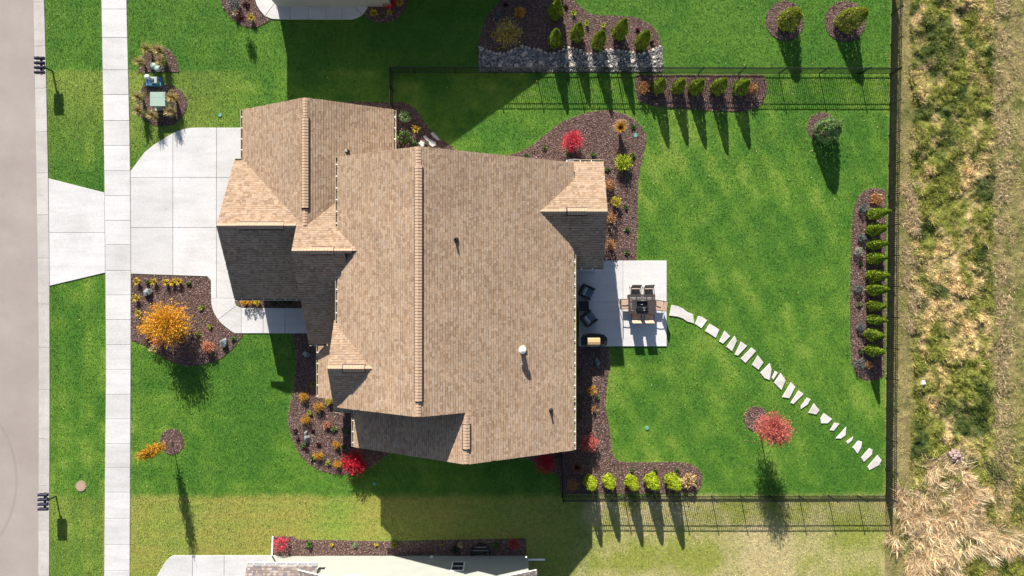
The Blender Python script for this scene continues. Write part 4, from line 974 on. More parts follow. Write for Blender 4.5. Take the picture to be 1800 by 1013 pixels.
# ================================================================ PATIO FURNITURE
M['bronze'] = mat_plain('dark_bronze_metal', (.035, .026, .022), .4, .3); M['sling'] = mat_plain('tan_sling', (.42, .30, .22), .8, var=.06, bmp=.3, bscale=220)
M['slat'] = mat_plain('dark_slats', (.05, .038, .034), .5); M['wicker'] = mat_plain('black_wicker', (.02, .02, .024), .7, bmp=.6, bscale=120)
M['cush'] = mat_plain('slate_cushion', (.10, .13, .16), .9); M['pillow'] = mat_plain('grey_pillow', (.25, .28, .31), .9)
M['smoke'] = mat_plain('smoked_glass', (.06, .075, .075), .08, .2, bmp=0)
ZP = .08
def place(root, facing, parts):
    for n_, m_, mt in parts:
        o = bpy.data.objects.new(n_, m_.mesh(n_)); col.objects.link(o); o.data.materials.append(mt); o.parent = root
    root.rotation_euler.z = facing
def dining_chair(x, y, ang, lab):
    p = P(x, y, .5); root = tag(empty('patio_chair', (p[0], p[1], ZP)), lab, 'chair', 'patio dining chairs')
    W, parts = .27, []
    s = MB(); s.add([(-W,.26,.44),(W,.26,.44),(W,-.2,.41),(-W,-.2,.41),(-W,.26,.425),(W,.26,.425),(W,-.2,.395),(-W,-.2,.395)], [(0,1,2,3),(7,6,5,4),(0,4,5,1),(1,5,6,2),(2,6,7,3),(3,7,4,0)]); parts.append(('seat', s, M['sling']))
    s = MB(); s.add([(-W,-.22,.45),(W,-.22,.45),(W,-.40,1.02),(-W,-.40,1.02),(-W,-.235,.445),(W,-.235,.445),(W,-.415,1.015),(-W,-.415,1.015)], [(3,2,1,0),(4,5,6,7),(0,1,5,4),(1,2,6,5),(2,3,7,6),(3,0,4,7)]); parts.append(('backrest', s, M['sling']))
    parts.append(('back_frame', MB().tube([(-W-.01,-.21,.42),(-W-.01,-.41,1.03),(W+.01,-.41,1.03),(W+.01,-.21,.42)], .016, 6), M['bronze']))
    for sg in (-1, 1):
        xx = sg*(W+.02)
        parts.append(('leg', MB().tube([(xx,.27,0),(xx,.26,.3),(xx,.24,.64)], .016, 6), M['bronze'])); parts.append(('leg', MB().tube([(xx,-.34,0),(xx,-.24,.42)], .016, 6), M['bronze']))
        parts.append(('armrest', MB().tube([(xx,.26,.64),(xx,0,.66),(xx,-.27,.63)], .021, 6), M['bronze']))
    parts.append(('stretcher', MB().tube([(-W,.25,.42),(W,.25,.42)], .014, 6), M['bronze']))
    place(root, ang, parts)
dining_chair(1117, 513.5, math.pi, 'tan patio chair above the table on the left')
dining_chair(1140, 513.5, math.pi + .04, 'tan patio chair above the table on the right')
dining_chair(1117.5, 556, 0, 'tan patio chair below the table on the left')
dining_chair(1140, 556, 0, 'tan patio chair below the table on the right')
dining_chair(1099, 534.5, -math.pi/2 + .05, 'tan patio chair at the left end of the table')
dining_chair(1157.5, 537, math.pi/2 - .15, 'tan patio chair at the right end of the table turned slightly')
tc = P(1128, 534.6, .8); t = tag(empty('dining_table', (tc[0], tc[1], ZP)), 'dark slatted rectangular dining table on the patio', 'table')
parts = []; W, D = 1.60, 1.15
for sy in (-1, 1): parts.append(('end_rail', MB().box((0, sy*(D/2-.05), .72), (W, .1, .04)), M['slat']))
for sx in (-1, 1): parts.append(('side_rail', MB().box((sx*(W/2-.045), 0, .719), (.09, D-.2, .04)), M['slat']))
k = 11
for i in range(k): parts.append(('slat', MB().box((0, -D/2+.1+(D-.2)*(i+.5)/k, .722), (W-.18, (D-.2)/k-.022, .03)), M['slat']))
for sx in (-1, 1):
    parts.append(('crossbar', MB().box((sx*.3, 0, .69), (.07, D-.2, .03)), M['slat']))
    for sy in (-1, 1): parts.append(('leg', MB().box((sx*(W/2-.08), sy*(D/2-.08), .35), (.07, .07, .7)), M['slat']))
place(t, 0, parts)
fb = tag(empty('fire_bowl', (tc[0]-.02, tc[1]-.02, ZP+.745)), 'glass sided tabletop fire tray in the middle of the table', 'fire tray')
parts = [('tray', MB().box((0,0,.04), (.62,.38,.08)), M['dark']), ('burner', MB().box((0,0,.09), (.4,.1,.02)), M['smoke']), ('lid_handle', MB().box((0,0,.12), (.1,.03,.03)), M['trim'])]
for sx in (-1, 1): parts.append(('glass_panel', MB().box((sx*.33,0,.15), (.012,.42,.2)), M['smoke'])); parts.append(('glass_panel', MB().box((0,sx*.21,.15), (.67,.012,.2)), M['smoke']))
place(fb, 0, parts)
def lounge(x, y, ang, lab):
    p = P(x, y, .5); root = tag(empty('lounge_chair', (p[0], p[1], ZP)), lab, 'chair', 'dark lounge chairs on the patio')
    parts = [('base', MB().prism([(-.36,-.34),(.36,-.34),(.34,.36),(-.34,.36)], .06, .3, .02), M['wicker'])]
    back = [(-.38,-.38),(-.2,-.43),(.2,-.43),(.38,-.38),(.38,-.28),(-.38,-.28)]
    parts.append(('backrest', MB().prism(back, .06, .82, .03), M['wicker']))
    for sg in (-1, 1):
        parts.append(('armrest', MB().prism([(sg*.39,-.3),(sg*.39,.39),(sg*.33,.39),(sg*.30,-.3)], .08, .58, .02), M['wicker']))
        for yy_ in (-.3, .32): parts.append(('leg', MB().box((sg*.33, yy_, .04), (.05,.05,.08)), M['dark']))
    parts.append(('cushion', MB().prism([(-.29,-.27),(.29,-.27),(.30,.37),(-.30,.37)], .3, .44, .045), M['cush']))
    g = MB(); g.box((0,-.17,.56), (.5,.14,.34), M=Matrix.Rotation(.35, 3, 'X')); parts.append(('pillow', g, M['pillow']))
    place(root, ang, parts)
lounge(1031.8, 513.6, math.atan2(-.423, .906) - math.pi/2, 'black lounge chair above the small side table facing down right')
lounge(1035.3, 560, math.atan2(.586, .81) - math.pi/2, 'black lounge chair below the small side table facing up right')
p = P(1026.3, 538, .4); t = tag(empty('side_table', (p[0], p[1], ZP)), 'small square black side table between the lounge chairs', 'table')
parts = [('frame', MB().prism([(-.29,-.29),(.29,-.29),(.29,.29),(-.29,.29)], .37, .41), M['dark'])]
for i in range(8): parts.append(('slat', MB().box((-.245+.07*i, 0, .42), (.05, .54, .03)), M['wicker']))
for sx in (-1, 1):
    for sy in (-1, 1): parts.append(('leg', MB().box((sx*.25, sy*.25, .19), (.045,.045,.37)), M['dark']))
place(t, .03, parts)
p = P(1043.5, 596.5, .6); t = tag(empty('grill', (p[0], p[1], ZP)), 'black patio grill with tan lid at the lower patio edge', 'grill')
M['tanlid'] = mat_plain('tan_enamel', (.52, .36, .19), .45, var=.05)
hull = [(-.78,-.36),(-.78,.12),(-.6,.24),(-.2,.36),(.25,.36),(.6,.28),(.78,.08),(.78,-.3),(.68,-.38)]
parts = [('cabinet', MB().prism([(x*.8, y*.92) for x, y in hull], .05, .78, .03), M['dark']), ('shelf', MB().prism(hull, .79, .84, .02), M['dark'])]
g = MB(); pr = [(-.33, .845), (-.33, 1.0), (-.27, 1.1), (-.12, 1.14), (.06, 1.12), (.14, 1.0), (.14, .845)]; n_ = len(pr)
g.add([(-.42, y, z) for y, z in pr] + [(.32, y, z) for y, z in pr], [tuple(range(n_)), tuple(range(n_, 2*n_))[::-1]] + [(i, n_+i, n_+(i+1) % n_, (i+1) % n_) for i in range(n_)]); parts.append(('lid', g, M['tanlid']))
parts.append(('handle', MB().tube([(-.3,-.37,.97),(.2,-.37,.97)], .016, 6), M['trim']))
for i in range(4): parts.append(('side_burner_bar', MB().box((.54, -.2+.09*i, .85), (.3,.03,.03)), M['bronze']))
for sx in (-.55, .55):
    for sy in (-.28, .2): parts.append(('wheel', MB().lathe((sx, sy, 0), [(.04, 0), (.04, .06)], 10), M['dark']))
place(t, 0, parts)

# ================================================================ PLANTS
def unit(v): return v/np.maximum(np.linalg.norm(v, axis=1), 1e-6)[:, None]
def diamonds(C, D, L, W, nr=None):
    N = len(C); S = unit(np.cross(D, rng.normal(size=(N, 3)) if nr is None else nr)); L, W = np.asarray(L)[:, None]/2, np.asarray(W)[:, None]/2
    V = np.stack([C-D*L, C+S*W, C+D*L, C-S*W], 1).reshape(-1, 3); return V, np.arange(4*N).reshape(-1, 4)
def stems_mb(n_, h, r, th=.012):
    g = MB()
    for i in range(n_):
        a = 6.283*i/n_ + random.uniform(-.4, .4); q = random.uniform(.35, .8)*r
        g.tube([(math.cos(a)*.03, math.sin(a)*.03, 0), (math.cos(a)*q*.5, math.sin(a)*q*.5, h*.45), (math.cos(a)*q, math.sin(a)*q, h*.8)], [th, th*.7, th*.3], 5, False)
    return g
def put(name, x, y, zc, label, cat, group=None):
    p = P(x, y, zc); return tag(empty(name, (p[0], p[1], .025)), label, cat, group)
def leafpart(root, name, V, F, mat):
    return link(name, fast_mesh(name, V, F), M[mat], root)
def conifer(x, y, h, r, mat, label, group, lean=0.0, n=2800, cat='evergreen', name='arborvitae', blunt=.6, zc=0):
    root = put(name, x, y, zc, label, cat, group)
    r *= random.uniform(.88, 1.1); lean += random.uniform(-.05, .05)
    n = int(n*(h/2.2)*(r/.38)); t = rng.random(n)**1.15; a = rng.uniform(0, 6.283, n); s = rng.uniform(0, 9)
    prof = r*np.clip((1-t)**blunt*1.15, 0, 1)*np.clip(.72 + t/.15*.28, 0, 1)
    lump = 1 + .09*np.sin(4*a + s + 5*t) + .07*np.sin(7*a - s*2 + 9*t) + rng.normal(0, .05, n)
    rad = prof*lump*np.sqrt(rng.uniform(.72, 1.04, n)); z = .04 + t*h
    C = np.stack([np.cos(a)*rad + lean*t*t, np.sin(a)*rad, z], 1)
    nr = np.stack([np.cos(a), np.sin(a), np.full(n, .45)], 1) + rng.normal(0, .35, (n, 3))
    D = unit(np.stack([np.cos(a)*.25, np.sin(a)*.25, np.full(n, .95)], 1) + rng.normal(0, .4, (n, 3)))
    V, F = diamonds(C, D, rng.uniform(.07, .14, n), rng.uniform(.04, .075, n), unit(nr)); leafpart(root, 'foliage', V, F, mat)
    o = MB().tube([(0,0,0), (0,0,h*.5), (lean*.7,0,h*.93)], [.045, .035, .008], 7).build('trunk', M['bark'], root, off=(0,0,0))
    return root
def bush(x, y, r, h, mat, label, cat='shrub', group=None, n=700, leaf=(.05, .1), name='shrub', fill=.55, lumps=.2, zc=None, flat=1.0):
    root = put(name, x, y, h*.5 if zc is None else zc, label, cat, group)
    v = unit(rng.normal(size=(n, 3))); s = rng.uniform(0, 9, 3)
    lm = 1 + lumps*(np.sin(v[:,0]*5+s[0])*np.sin(v[:,1]*5+s[1]) + .6*np.sin(v[:,2]*7+s[2]+v[:,0]*6))
    q = lm*rng.uniform(fill, 1.03, n)**.8
    C = np.stack([v[:,0]*r*q, v[:,1]*r*q, h*.52 + v[:,2]*h*.48*q], 1); C[:,2] = np.maximum(C[:,2], .03)
    D = unit(v + rng.normal(0, .6, (n, 3)))
    L = rng.uniform(*leaf, n); V, F = diamonds(C, D, L, L*rng.uniform(.5, .85, n), unit(v + rng.normal(0, .9, (n, 3)) + np.array((0,0,.4)))); leafpart(root, 'foliage', V, F, mat)
    stems_mb(5, h, r).build('stem', M['bark'], root, off=(0,0,0)); return root
def twigs(x, y, r, h, z0, mat, label, cat='shrub', group=None, nt=160, per=9, leaf=(.05,.09), name='shrub', trunk=None, zc=None, spread=.06, inner=.35):
    """loose crown: sprays of leaves along fine twigs; z0..z0+h is the crown"""
    root = put(name, x, y, (z0+h*.5) if zc is None else zc, label, cat, group)
    v = unit(rng.normal(size=(nt, 3))); e = rng.uniform(.78, 1.12, nt)[:, None]
    R = np.array((r, r, h/2)); c0 = np.array((0, 0, z0+h/2))
    A = c0 + v*R*inner*rng.uniform(.4, 1.3, (nt, 1)); B = c0 + unit(v + rng.normal(0, .25, (nt, 3)) + np.array((0,0,.12)))*R*e
    t = rng.random((nt, per))[..., None]; C = (A[:, None] + (B-A)[:, None]*t).reshape(-1, 3) + rng.normal(0, spread, (nt*per, 3)); C[:,2] = np.maximum(C[:,2], .03)
    D = unit(np.repeat(unit(B-A), per, 0) + rng.normal(0, .45, (nt*per, 3))); L = rng.uniform(*leaf, nt*per)
    V, F = diamonds(C, D, L, L*rng.uniform(.4, .7, nt*per)); leafpart(root, 'crown' if trunk else 'foliage', V, F, mat)
    g = MB()
    if trunk:
        g.tube([(0,0,0), (.02,.01,z0*.6), (0,0,z0+h*.3), (0,.02,z0+h*.85)], [trunk, trunk*.85, trunk*.6, trunk*.15], 8)
    idx = range(0, nt, 3)
    for i in idx:
        if trunk: s0 = (0, 0, max(z0*.9, A[i][2] - h*.2))
        else: s0 = (v[i][0]*.05, v[i][1]*.05, .0)
        g.tube([s0, tuple(A[i]), tuple(A[i] + (B[i]-A[i])*.9)], [.014, .009, .004], 4, False)
    g.build('trunk' if trunk else 'stem', M['bark'], root, off=(0,0,0)); return root
def tuft(x, y, r, h, mat, label, cat='grass clump', group=None, n=90, w=.012, name='grass_clump', plume=None, zc=None, bend=(.12, 1.1)):
    """arching blades from one crown; optional paler plumes"""
    root = put(name, x, y, h*.35 if zc is None else zc, label, cat, group)
    def arcs(n_, r, h, w, lo, hi):
        a = rng.uniform(0, 6.283, n_); ln = rng.uniform(.65, 1.1, n_); th = rng.uniform(lo, hi, n_); V = np.empty((n_, 7, 3)); F = []
        for j, (f, ww) in enumerate(((0, .6), (.4, 1), (.75, .8), (1.0, 0))):
            rr = r*ln*(f**1.25)*np.sin(th)/math.sin(hi); zz = h*ln*(np.sin(np.minimum(f, 1)*np.pi*.5*(1.15 + .35*th)))
            zz = np.maximum(zz, .02) if j else zz*0
            cx, cy = np.cos(a)*(rr + .03), np.sin(a)*(rr + .03); sx, sy = -np.sin(a)*w*ww, np.cos(a)*w*ww
            if j < 3: V[:, 2*j] = np.stack([cx-sx, cy-sy, zz], 1); V[:, 2*j+1] = np.stack([cx+sx, cy+sy, zz], 1)
            else: V[:, 6] = np.stack([cx, cy, zz], 1)
        b_ = np.arange(n_)*7; f3 = lambda *q: np.stack([b_+i for i in q], 1)
        return V.reshape(-1, 3), np.concatenate([f3(0,1,3), f3(0,3,2), f3(2,3,5), f3(2,5,4), f3(4,5,6)])
    V, F = arcs(n, r, h, w, *bend); leafpart(root, 'blades', V, F, mat)
    if plume: V, F = arcs(int(n*.7), r*.85, h*1.25, w*1.3, .25, .95); leafpart(root, 'plumes', V, F, plume)
    return root
def sprig(x, y, r, mat, label, group='small perennials in the mulch', n=60, name='perennial', cat='perennial'):
    p = P(x, y, .08); v = unit(rng.normal(size=(n, 3)) + np.array((0,0,.5)))
    C = v*np.array((r*.8, r*.8, r*.7))*rng.uniform(.3, 1, (n, 1)); C[:,2] = np.abs(C[:,2]) + .03
    L = rng.uniform(r*.35, r*.7, n); V, F = diamonds(C, unit(v*np.array((1,1,.6)) + rng.normal(0, .3, (n, 3))), L, L*.55)
    return tag(link(name, fast_mesh(name, V, F), M[mat], None, (p[0], p[1], .03)), label, cat, group)
od = ['first', 'second', 'third', 'fourth', 'fifth', 'sixth', 'seventh', 'eighth', 'ninth', 'tenth']
# evergreens above the river rocks
for x, y, h, lab in [(976, 27, 2.3, 'cone shaped evergreen at the top edge above another in shade'), (975, 77, 2.35, 'cone evergreen at the shaded left of the river rock row'), (1013, 66, 2.3, 'cone evergreen second from left behind the river rocks'),
                     (1050, 80, 2.4, 'cone evergreen third from left behind the river rocks'), (1087, 63, 2.65, 'tallest cone evergreen, fourth behind the river rocks'), (1126, 80, 2.45, 'rightmost cone evergreen behind the river rocks')]:
    conifer(x, y, h, .44, 'arbor', lab, 'evergreens behind the river rocks')
for i, (x, y, h) in enumerate([(1155, 157, 1.95), (1189, 157, 1.9), (1219.5, 158, 1.95), (1258, 158, 2.15), (1296, 159, 1.95)]):
    conifer(x, y, h, .42, 'arbor', od[i] + ' small evergreen from left in the fence row bed', 'evergreens in the fence row bed', n=2500)
for i, (y, h) in enumerate([(378, 2.25), (405, 1.9), (431, 1.95), (455, 2.0), (485, 2.1), (508.5, 2.2), (537, 1.9), (561, 1.95), (587, 1.75), (614.5, 1.8)]):
    conifer(1529 if i < 8 else 1526, y, h, .36, 'arbor', od[i] + ' evergreen from top in the column beside the right fence', 'evergreens beside the right fence', n=2500)
for i, (x, y, h) in enumerate([(1035, 842, 2.25), (1068, 841, 2.1), (1106.5, 842, 2.25), (1142.5, 841, 2.2), (1178, 841, 2.35)]):  # brighter leaf colour than the other rows paints in their sunlit side
    conifer(x, y, h, .40, 'lime', od[i] + ' evergreen painted sunlit lime, from left above the lower fence', 'evergreens painted sunlit lime above the lower fence', n=2700, blunt=.5)
# big round evergreens in mulch rings
conifer(1381, 42, 1.9, .66, 'softgreen', 'round yellow green shrub in the left mulch ring at the top', 'shrubs in mulch rings', blunt=.45, n=2600, name='shrub', cat='shrub')
conifer(1484, 42, 2.0, .70, 'softgreen', 'lopsided yellow green shrub in the right mulch ring at the top', 'shrubs in mulch rings', lean=.35, blunt=.5, n=2600, name='shrub', cat='shrub')
conifer(1447, 233, 2.0, .74, 'sage', 'grey green round shrub below the upper fence at right', 'shrubs in mulch rings', blunt=.5, n=2800, name='shrub', cat='shrub')
# trees
twigs(1331, 739, .98, 3.2, 1.1, 'coral', 'small coral red tree in a mulch ring on the back lawn', 'tree', nt=420, per=17, name='maple_tree', trunk=.045, zc=0, leaf=(.06,.11))
twigs(303, 777, .36, 3.5, .7, 'gold', 'thin yellow leaved young tree in the front lawn ring', 'tree', nt=220, per=12, name='young_tree', trunk=.03, zc=0, leaf=(.06,.12))
# front bed
twigs(316, 567, 1.38, 2.5, .35, 'orange', 'big spreading orange shrub in the front bed', 'shrub', nt=480, per=20, name='serviceberry', zc=0, leaf=(.06,.12), inner=.25)
twigs(254, 578, .42, .8, .05, 'orange', 'small orange shrub at the left foot of the big orange one', nt=90, per=9)
twigs(279, 597, .42, .75, .05, 'coral', 'small red orange shrub below the big orange one', nt=90, per=9)
bush(271, 613, .3, .5, 'tan', 'faded brown shrub at the lower left edge of the front bed', n=260)
twigs(365, 610, .42, .6, .05, 'peach', 'peach pink shrub beside the lower right boulder of the front bed', nt=110, per=9)
for x, y, lab in [(242.5, 496, 'golden daylily clump in the upper left corner of the front bed'), (272.6, 496, 'golden daylily clump above the dark boulder'), (294, 497, 'low wide golden daylily clump right of the boulder'), (315.7, 495, 'upright golden daylily clump, rightmost along the driveway'), (241, 525, 'yellow green daylily clump left of the boulder'), (245, 551, 'yellow green daylily clump left of the big orange shrub'), (305, 497, 'small daylily clump between the two right golden clumps')]:
    tuft(x, y, .3, .34, 'daylily', lab, 'daylily', 'daylilies in the front bed', n=70, w=.016, name='daylily')
for x, y, m_, lab in [(260, 496, 'green', 'faint green sprig between the two left daylilies'), (353, 541.7, 'softgreen', 'small green perennial right of the big orange shrub'), (369.7, 573.7, 'softgreen', 'small green perennial near the curve of the entry walk'), (348, 587, 'softgreen', 'small green perennial in the orange shrub shadow'), (410.6, 595, 'green', 'tiny green perennial right of the lower front boulder'), (332, 499, 'green', 'tiny green sprig right of the daylilies')]:
    sprig(x, y, .22, m_, lab)
for x in (430, 441, 452): bush(x, 531, .2, .62, 'gold' if x < 445 else 'yellow', 'yellow shrub under the garage eave, ' + {430: 'leftmost', 441: 'middle', 452: 'rightmost'}[x] + ' of three', n=240, group='yellow shrubs under the garage eave')
for x in (480, 505): bush(x, 532, .28, .5, 'darkgreen', 'dark green shrub under the garage eave, ' + ('left' if x == 480 else 'right') + ' of two', n=200)
# entry bed
for x, y, r, m_, lab in [(533.6, 698, .3, 'gold', 'golden shrub at the top of the entry bed'), (560, 715, .34, 'gold', 'broad golden shrub right of the top one in the entry bed'), (537.5, 737, .31, 'gold', 'golden shrub at the left edge of the entry bed'), (591, 782, .25, 'gold', 'golden shrub left of the red burning bush'), (559.7, 801, .28, 'gold', 'golden shrub below the two toned boulder'), (593, 816, .24, 'gold', 'lowest golden shrub of the entry bed'),
    (575, 747, .2, 'peach', 'small pinkish brown shrub in the middle of the entry bed'), (578, 705, .25, 'yellow', 'yellow green shrub tucked under the front eave')]:
    twigs(x, y, r, r*1.3, .04, m_, lab, nt=70, per=8, leaf=(.04,.08), group='shrubs in the entry bed')
for x, y, lab in [(520, 757, 'dark purple coral bell, far left'), (550.5, 758, 'dark purple coral bell above the two toned boulder'), (524, 772.6, 'dark purple coral bell left of the two toned boulder'), (560, 782, 'dark purple coral bell right of the two toned boulder'), (539, 790, 'dark purple coral bell right below the two toned boulder')]:
    sprig(x, y, .19, 'purple', lab, 'dark purple plants in the entry bed', 70)
for x, y, lab in [(587.5, 755, 'bright green perennial right of the pinkish shrub'), (610.6, 757, 'green perennial close to the lower front wall'), (532, 783, 'green perennial below the left purple plants'), (605, 786.5, 'wide green perennial right of a golden shrub'), (548.5, 805, 'green perennial left of the lower golden shrub'), (576.6, 814, 'pale green perennial between the lowest golden shrubs'), (550, 675.5, 'pale green perennial at the top of the entry bed'), (545, 726, 'yellowish sprig between golden shrubs')]:
    sprig(x, y, .24, 'softgreen' if 'pale' in lab or 'yell' in lab else 'green', lab, 'green perennials in the entry bed')
twigs(624, 813, .78, 1.25, .08, 'red', 'crimson burning bush at the lower left house corner', nt=230, per=12, leaf=(.06,.12), zc=.6, name='burning_bush')
# bed between garage and house
bush(712, 205, .36, .7, 'sage', 'pale green round shrub, uppermost behind the garage', n=420); bush(710.5, 241, .42, .6, 'green', 'leafy green shrub close to the garage eave', n=380, leaf=(.08,.15))
tuft(732, 229, .35, .35, 'daylily', 'variegated hosta like clump above the stepping stones', 'perennial', n=60, w=.022); sprig(729, 252, .25, 'green', 'small green perennial left of the garden stepping stones'); sprig(748, 253, .16, 'green', 'tiny plant between the garden stepping stones')
# rear corner bed
twigs(1006, 248, .68, 1.05, .2, 'pink', 'bright pink red shrub in the rear corner bed', nt=260, per=12, leaf=(.05,.1), name='burning_bush')
tuft(1089, 228, .62, .95, 'straw', 'pale feathery fountain grass in the rear corner bed', n=220, w=.008, plume='gold', group=None)
twigs(1096, 286, .55, .75, .05, 'lime', 'spiky yellow green juniper in the rear corner bed', nt=120, per=12, leaf=(.06,.12), inner=.2, name='juniper')
for x, y, r, m_, lab in [(1072, 325, .34, 'rust', 'rusty hydrangea beside the rear gable, uppermost'), (1083, 355, .32, 'yellow', 'yellow shrub beside the rear gable ridge'), (1074, 384, .36, 'rust', 'orange brown hydrangea below the yellow shrub'), (1074, 431, .38, 'rust', 'orange brown hydrangea just above the patio')]:
    bush(x, y, r, .8, m_, lab, n=330, leaf=(.06,.11), fill=.4, group='shrubs beside the rear gable')
for x, y, lab in [(957, 260, 'green perennial left of the pink shrub'), (998.7, 271, 'green perennial just below the pink shrub'), (1042.7, 272, 'green perennial right of the pink shrub'), (1113, 274, 'green perennial above right of the juniper'), (1068, 299, 'green perennial at the rear gable corner'), (1100, 364, 'lone green perennial right of the yellow shrub'), (1102, 403.5, 'lone green perennial beside the lower bed edge'), (1102, 445, 'green perennial nearest the patio top edge'), (925, 274, 'small perennial at the far left tip of the rear bed'), (1113, 222, 'faint perennial near the pale teal lid')]:
    sprig(x, y, .22, 'green', lab, 'green perennials in the rear bed')
# fence row bed
for x, lab in ((1132, 'rust brown hydrangea at the left end of the fence row bed'), (1321.5, 'rust brown hydrangea at the right end of the fence row bed')): bush(x, 155, .38, .85, 'rust', lab, n=420, leaf=(.07,.12), fill=.4, group='hydrangeas of the fence row bed')
# east bed
bush(1541, 350, .38, .7, 'rust', 'rust brown hydrangea at the top of the right fence bed', n=380, leaf=(.07,.12), fill=.4); bush(1526, 642, .24, .45, 'rust', 'small orange shrub at the bottom of the right fence bed', n=200, fill=.4)
for y, x, r, m_, lab in [(366, 1518, .29, 'spruce', 'blue grey globe shrub at the top of the right fence bed'), (419, 1514.5, .26, 'spruce', 'blue grey globe shrub, second in the right fence bed'), (442.6, 1509, .29, 'silver', 'silvery pale globe shrub in the right fence bed'), (508, 1509, .28, 'spruce', 'blue grey globe shrub halfway down the right fence bed'), (575, 1513, .26, 'spruce', 'blue grey globe shrub, fourth blue one in the right fence bed'), (640, 1511, .34, 'spruce', 'largest blue grey shrub at the bottom of the right fence bed')]:
    bush(x, y, r, r*1.6, m_, lab, n=420, leaf=(.04,.08), lumps=.06, group='globe shrubs in the right fence bed')
for x, y, lab in [(1511, 536, 'green sprig halfway down the right fence bed'), (1512.6, 464, 'dark green sprig below the silvery shrub'), (1512.6, 619, 'dark green plant above the largest blue shrub')]: sprig(x, y, .22, 'darkgreen' if 'dark' in lab else 'green', lab, 'sprigs in the right fence bed')
# south bed
bush(1041, 687, .3, .65, 'gold', 'golden shrub half in shade below the patio', n=260, fill=.4); sprig(1050, 699, .2, 'green', 'green sprig below the golden shrub by the right wall'); twigs(1043.6, 719, .2, .4, .03, 'rust', 'thin orange twiggy plant by the right wall', nt=24, per=5)
twigs(1036, 779, .6, .95, .05, 'coral', 'coral red barberry by the lower right house corner', nt=170, per=11, leaf=(.05,.1)); twigs(958, 812, .68, 1.0, .05, 'red', 'dark red shrub in shade under the lower eave', nt=190, per=11, leaf=(.05,.1), zc=.3)
tuft(1014, 820, .6, .7, 'brownred', 'brown red spidery grass beside the lower house corner', n=170, w=.01); twigs(1007, 853, .4, .7, .04, 'rust', 'rusty shrub in shade at the left end of the lower fence', nt=90, per=8)
bush(1211, 845, .48, .75, 'tan', 'tan dried hydrangea at the right end of the sunlit lime evergreens', n=520, leaf=(.08,.13), fill=.5)
for x, lab in ((1111, 'green perennial above the third sunlit lime evergreen'), (1151.7, 'faint green perennial above the fourth sunlit lime evergreen'), (1191.6, 'green perennial above the fifth sunlit lime evergreen')): sprig(x, 827, .2, 'green', lab, 'perennials above the lime evergreens')
for y in (655, 700, 730): bush(1017, y, .3, .55, 'darkgreen', 'dark green shrub against the right wall, ' + {655: 'upper', 700: 'middle', 730: 'lower'}[y] + ' of three', n=180, group='dark shrubs against the right wall')
N = 420; X = rng.uniform(1085, 1215, N); Y = 869.5 + rng.normal(0, 2.2, N); C = np.stack([(X-900)*K, (506.5-Y)*K, rng.uniform(.03, .12, N)], 1); k = fbm(C[:,0], C[:,1], .7, 3, 2) > .45; C = C[k]; L = rng.uniform(.05, .12, len(C))
V, F = diamonds(C, unit(rng.normal(size=(len(C), 3))), L, L*.5); tag(link('ground_cover', fast_mesh('ground_cover', V, F), M['green']), 'low green weeds along the foot of the lower fence', 'weeds', kind='stuff')
# utility beds: fountain grasses
for x, y, lab in [(266, 92, 'tan fountain grass at the top left of the upper utility bed'), (287, 93, 'tan fountain grass at the top right of the upper utility bed'), (254, 114, 'tan fountain grass left of the round green pedestal'), (291, 112, 'tan fountain grass right of the round green pedestal'), (251, 175, 'tan fountain grass left of the green transformer'), (310, 176, 'green and tan fountain grass right of the transformer'), (252, 199, 'tan fountain grass at the lower left of the transformer'), (276, 206, 'tan fountain grass directly below the transformer'), (306, 200, 'tan fountain grass at the lower right of the transformer')]:
    tuft(x, y, .55, .78, 'daylily' if 'green and' in lab else 'softgreen', lab, 'fountain grass', 'fountain grasses around the utility boxes', n=110, w=.009, plume='plume', zc=.1, name='fountain_grass')
# north neighbour's beds
bush(411, 8, .36, .5, 'spruce', 'blue green spiky shrub at the top left of the neighbour bed', n=420); sprig(433, 8, .28, 'purple', 'dark plant right of the blue green shrub', None); tuft(415, 24, .3, .4, 'straw', 'small straw grass below the blue green shrub', n=60); tuft(443, 33, .3, .35, 'daylily', 'bright yellow daylily at the neighbour walk', 'daylily', n=80, w=.016, name='daylily')
twigs(433.5, 42, .27, .95, .45, 'purple', 'little dark leaved standard tree at the neighbour bed edge', 'tree', nt=90, per=9, trunk=.02, zc=0, name='standard_tree')
bush(684, 4, .46, .7, 'red', 'bright scarlet round shrub at the top edge', n=620, leaf=(.06,.1)); bush(702, 5, .22, .35, 'yellow', 'yellow shrub right of the scarlet shrub', n=160); tuft(685, 23, .22, .25, 'yellow', 'yellow clump below the scarlet shrub', n=50, w=.015); tuft(658, 24, .3, .3, 'daylily', 'yellow green spiky clump left below the scarlet shrub', n=70, w=.015)
for x in (487, 530, 560, 602): tuft(x, 3, .2, .3, 'daylily' if x in (487, 602) else 'brownred', {487: 'leftmost', 530: 'second', 560: 'third', 602: 'rightmost'}[x] + ' small clump inside the neighbour walk at the top edge', n=40, w=.012, group='clumps inside the neighbour walk')
MB_ = MB().prism(PP([(651, -3), (667, -3), (667, 9.5), (651, 9.5)]), 0, .3, .02); tag(MB_.build('garden_block', M['conc_curb']), 'pale grey block at the top edge left of the scarlet shrub', 'block')
root = twigs(893, 60, 1.05, 1.0, .1, 'yellow', 'large bare twiggy shrub with few yellow leaves in neighbour bed', nt=110, per=4, leaf=(.08,.16), spread=.1, zc=.4)
V, F, _ = strands(*(lambda a: (np.cos(a)*.08, np.sin(a)*.08))(rng.uniform(0, 6.283, 260)), 0, rng.uniform(.7, 1.4, 260), np.full(260, .009), rng.uniform(.35, 1.15, 260), rng.uniform(0, 6.283, 260), rng.uniform(-.1, .2, 260), np.zeros((260, 3)))
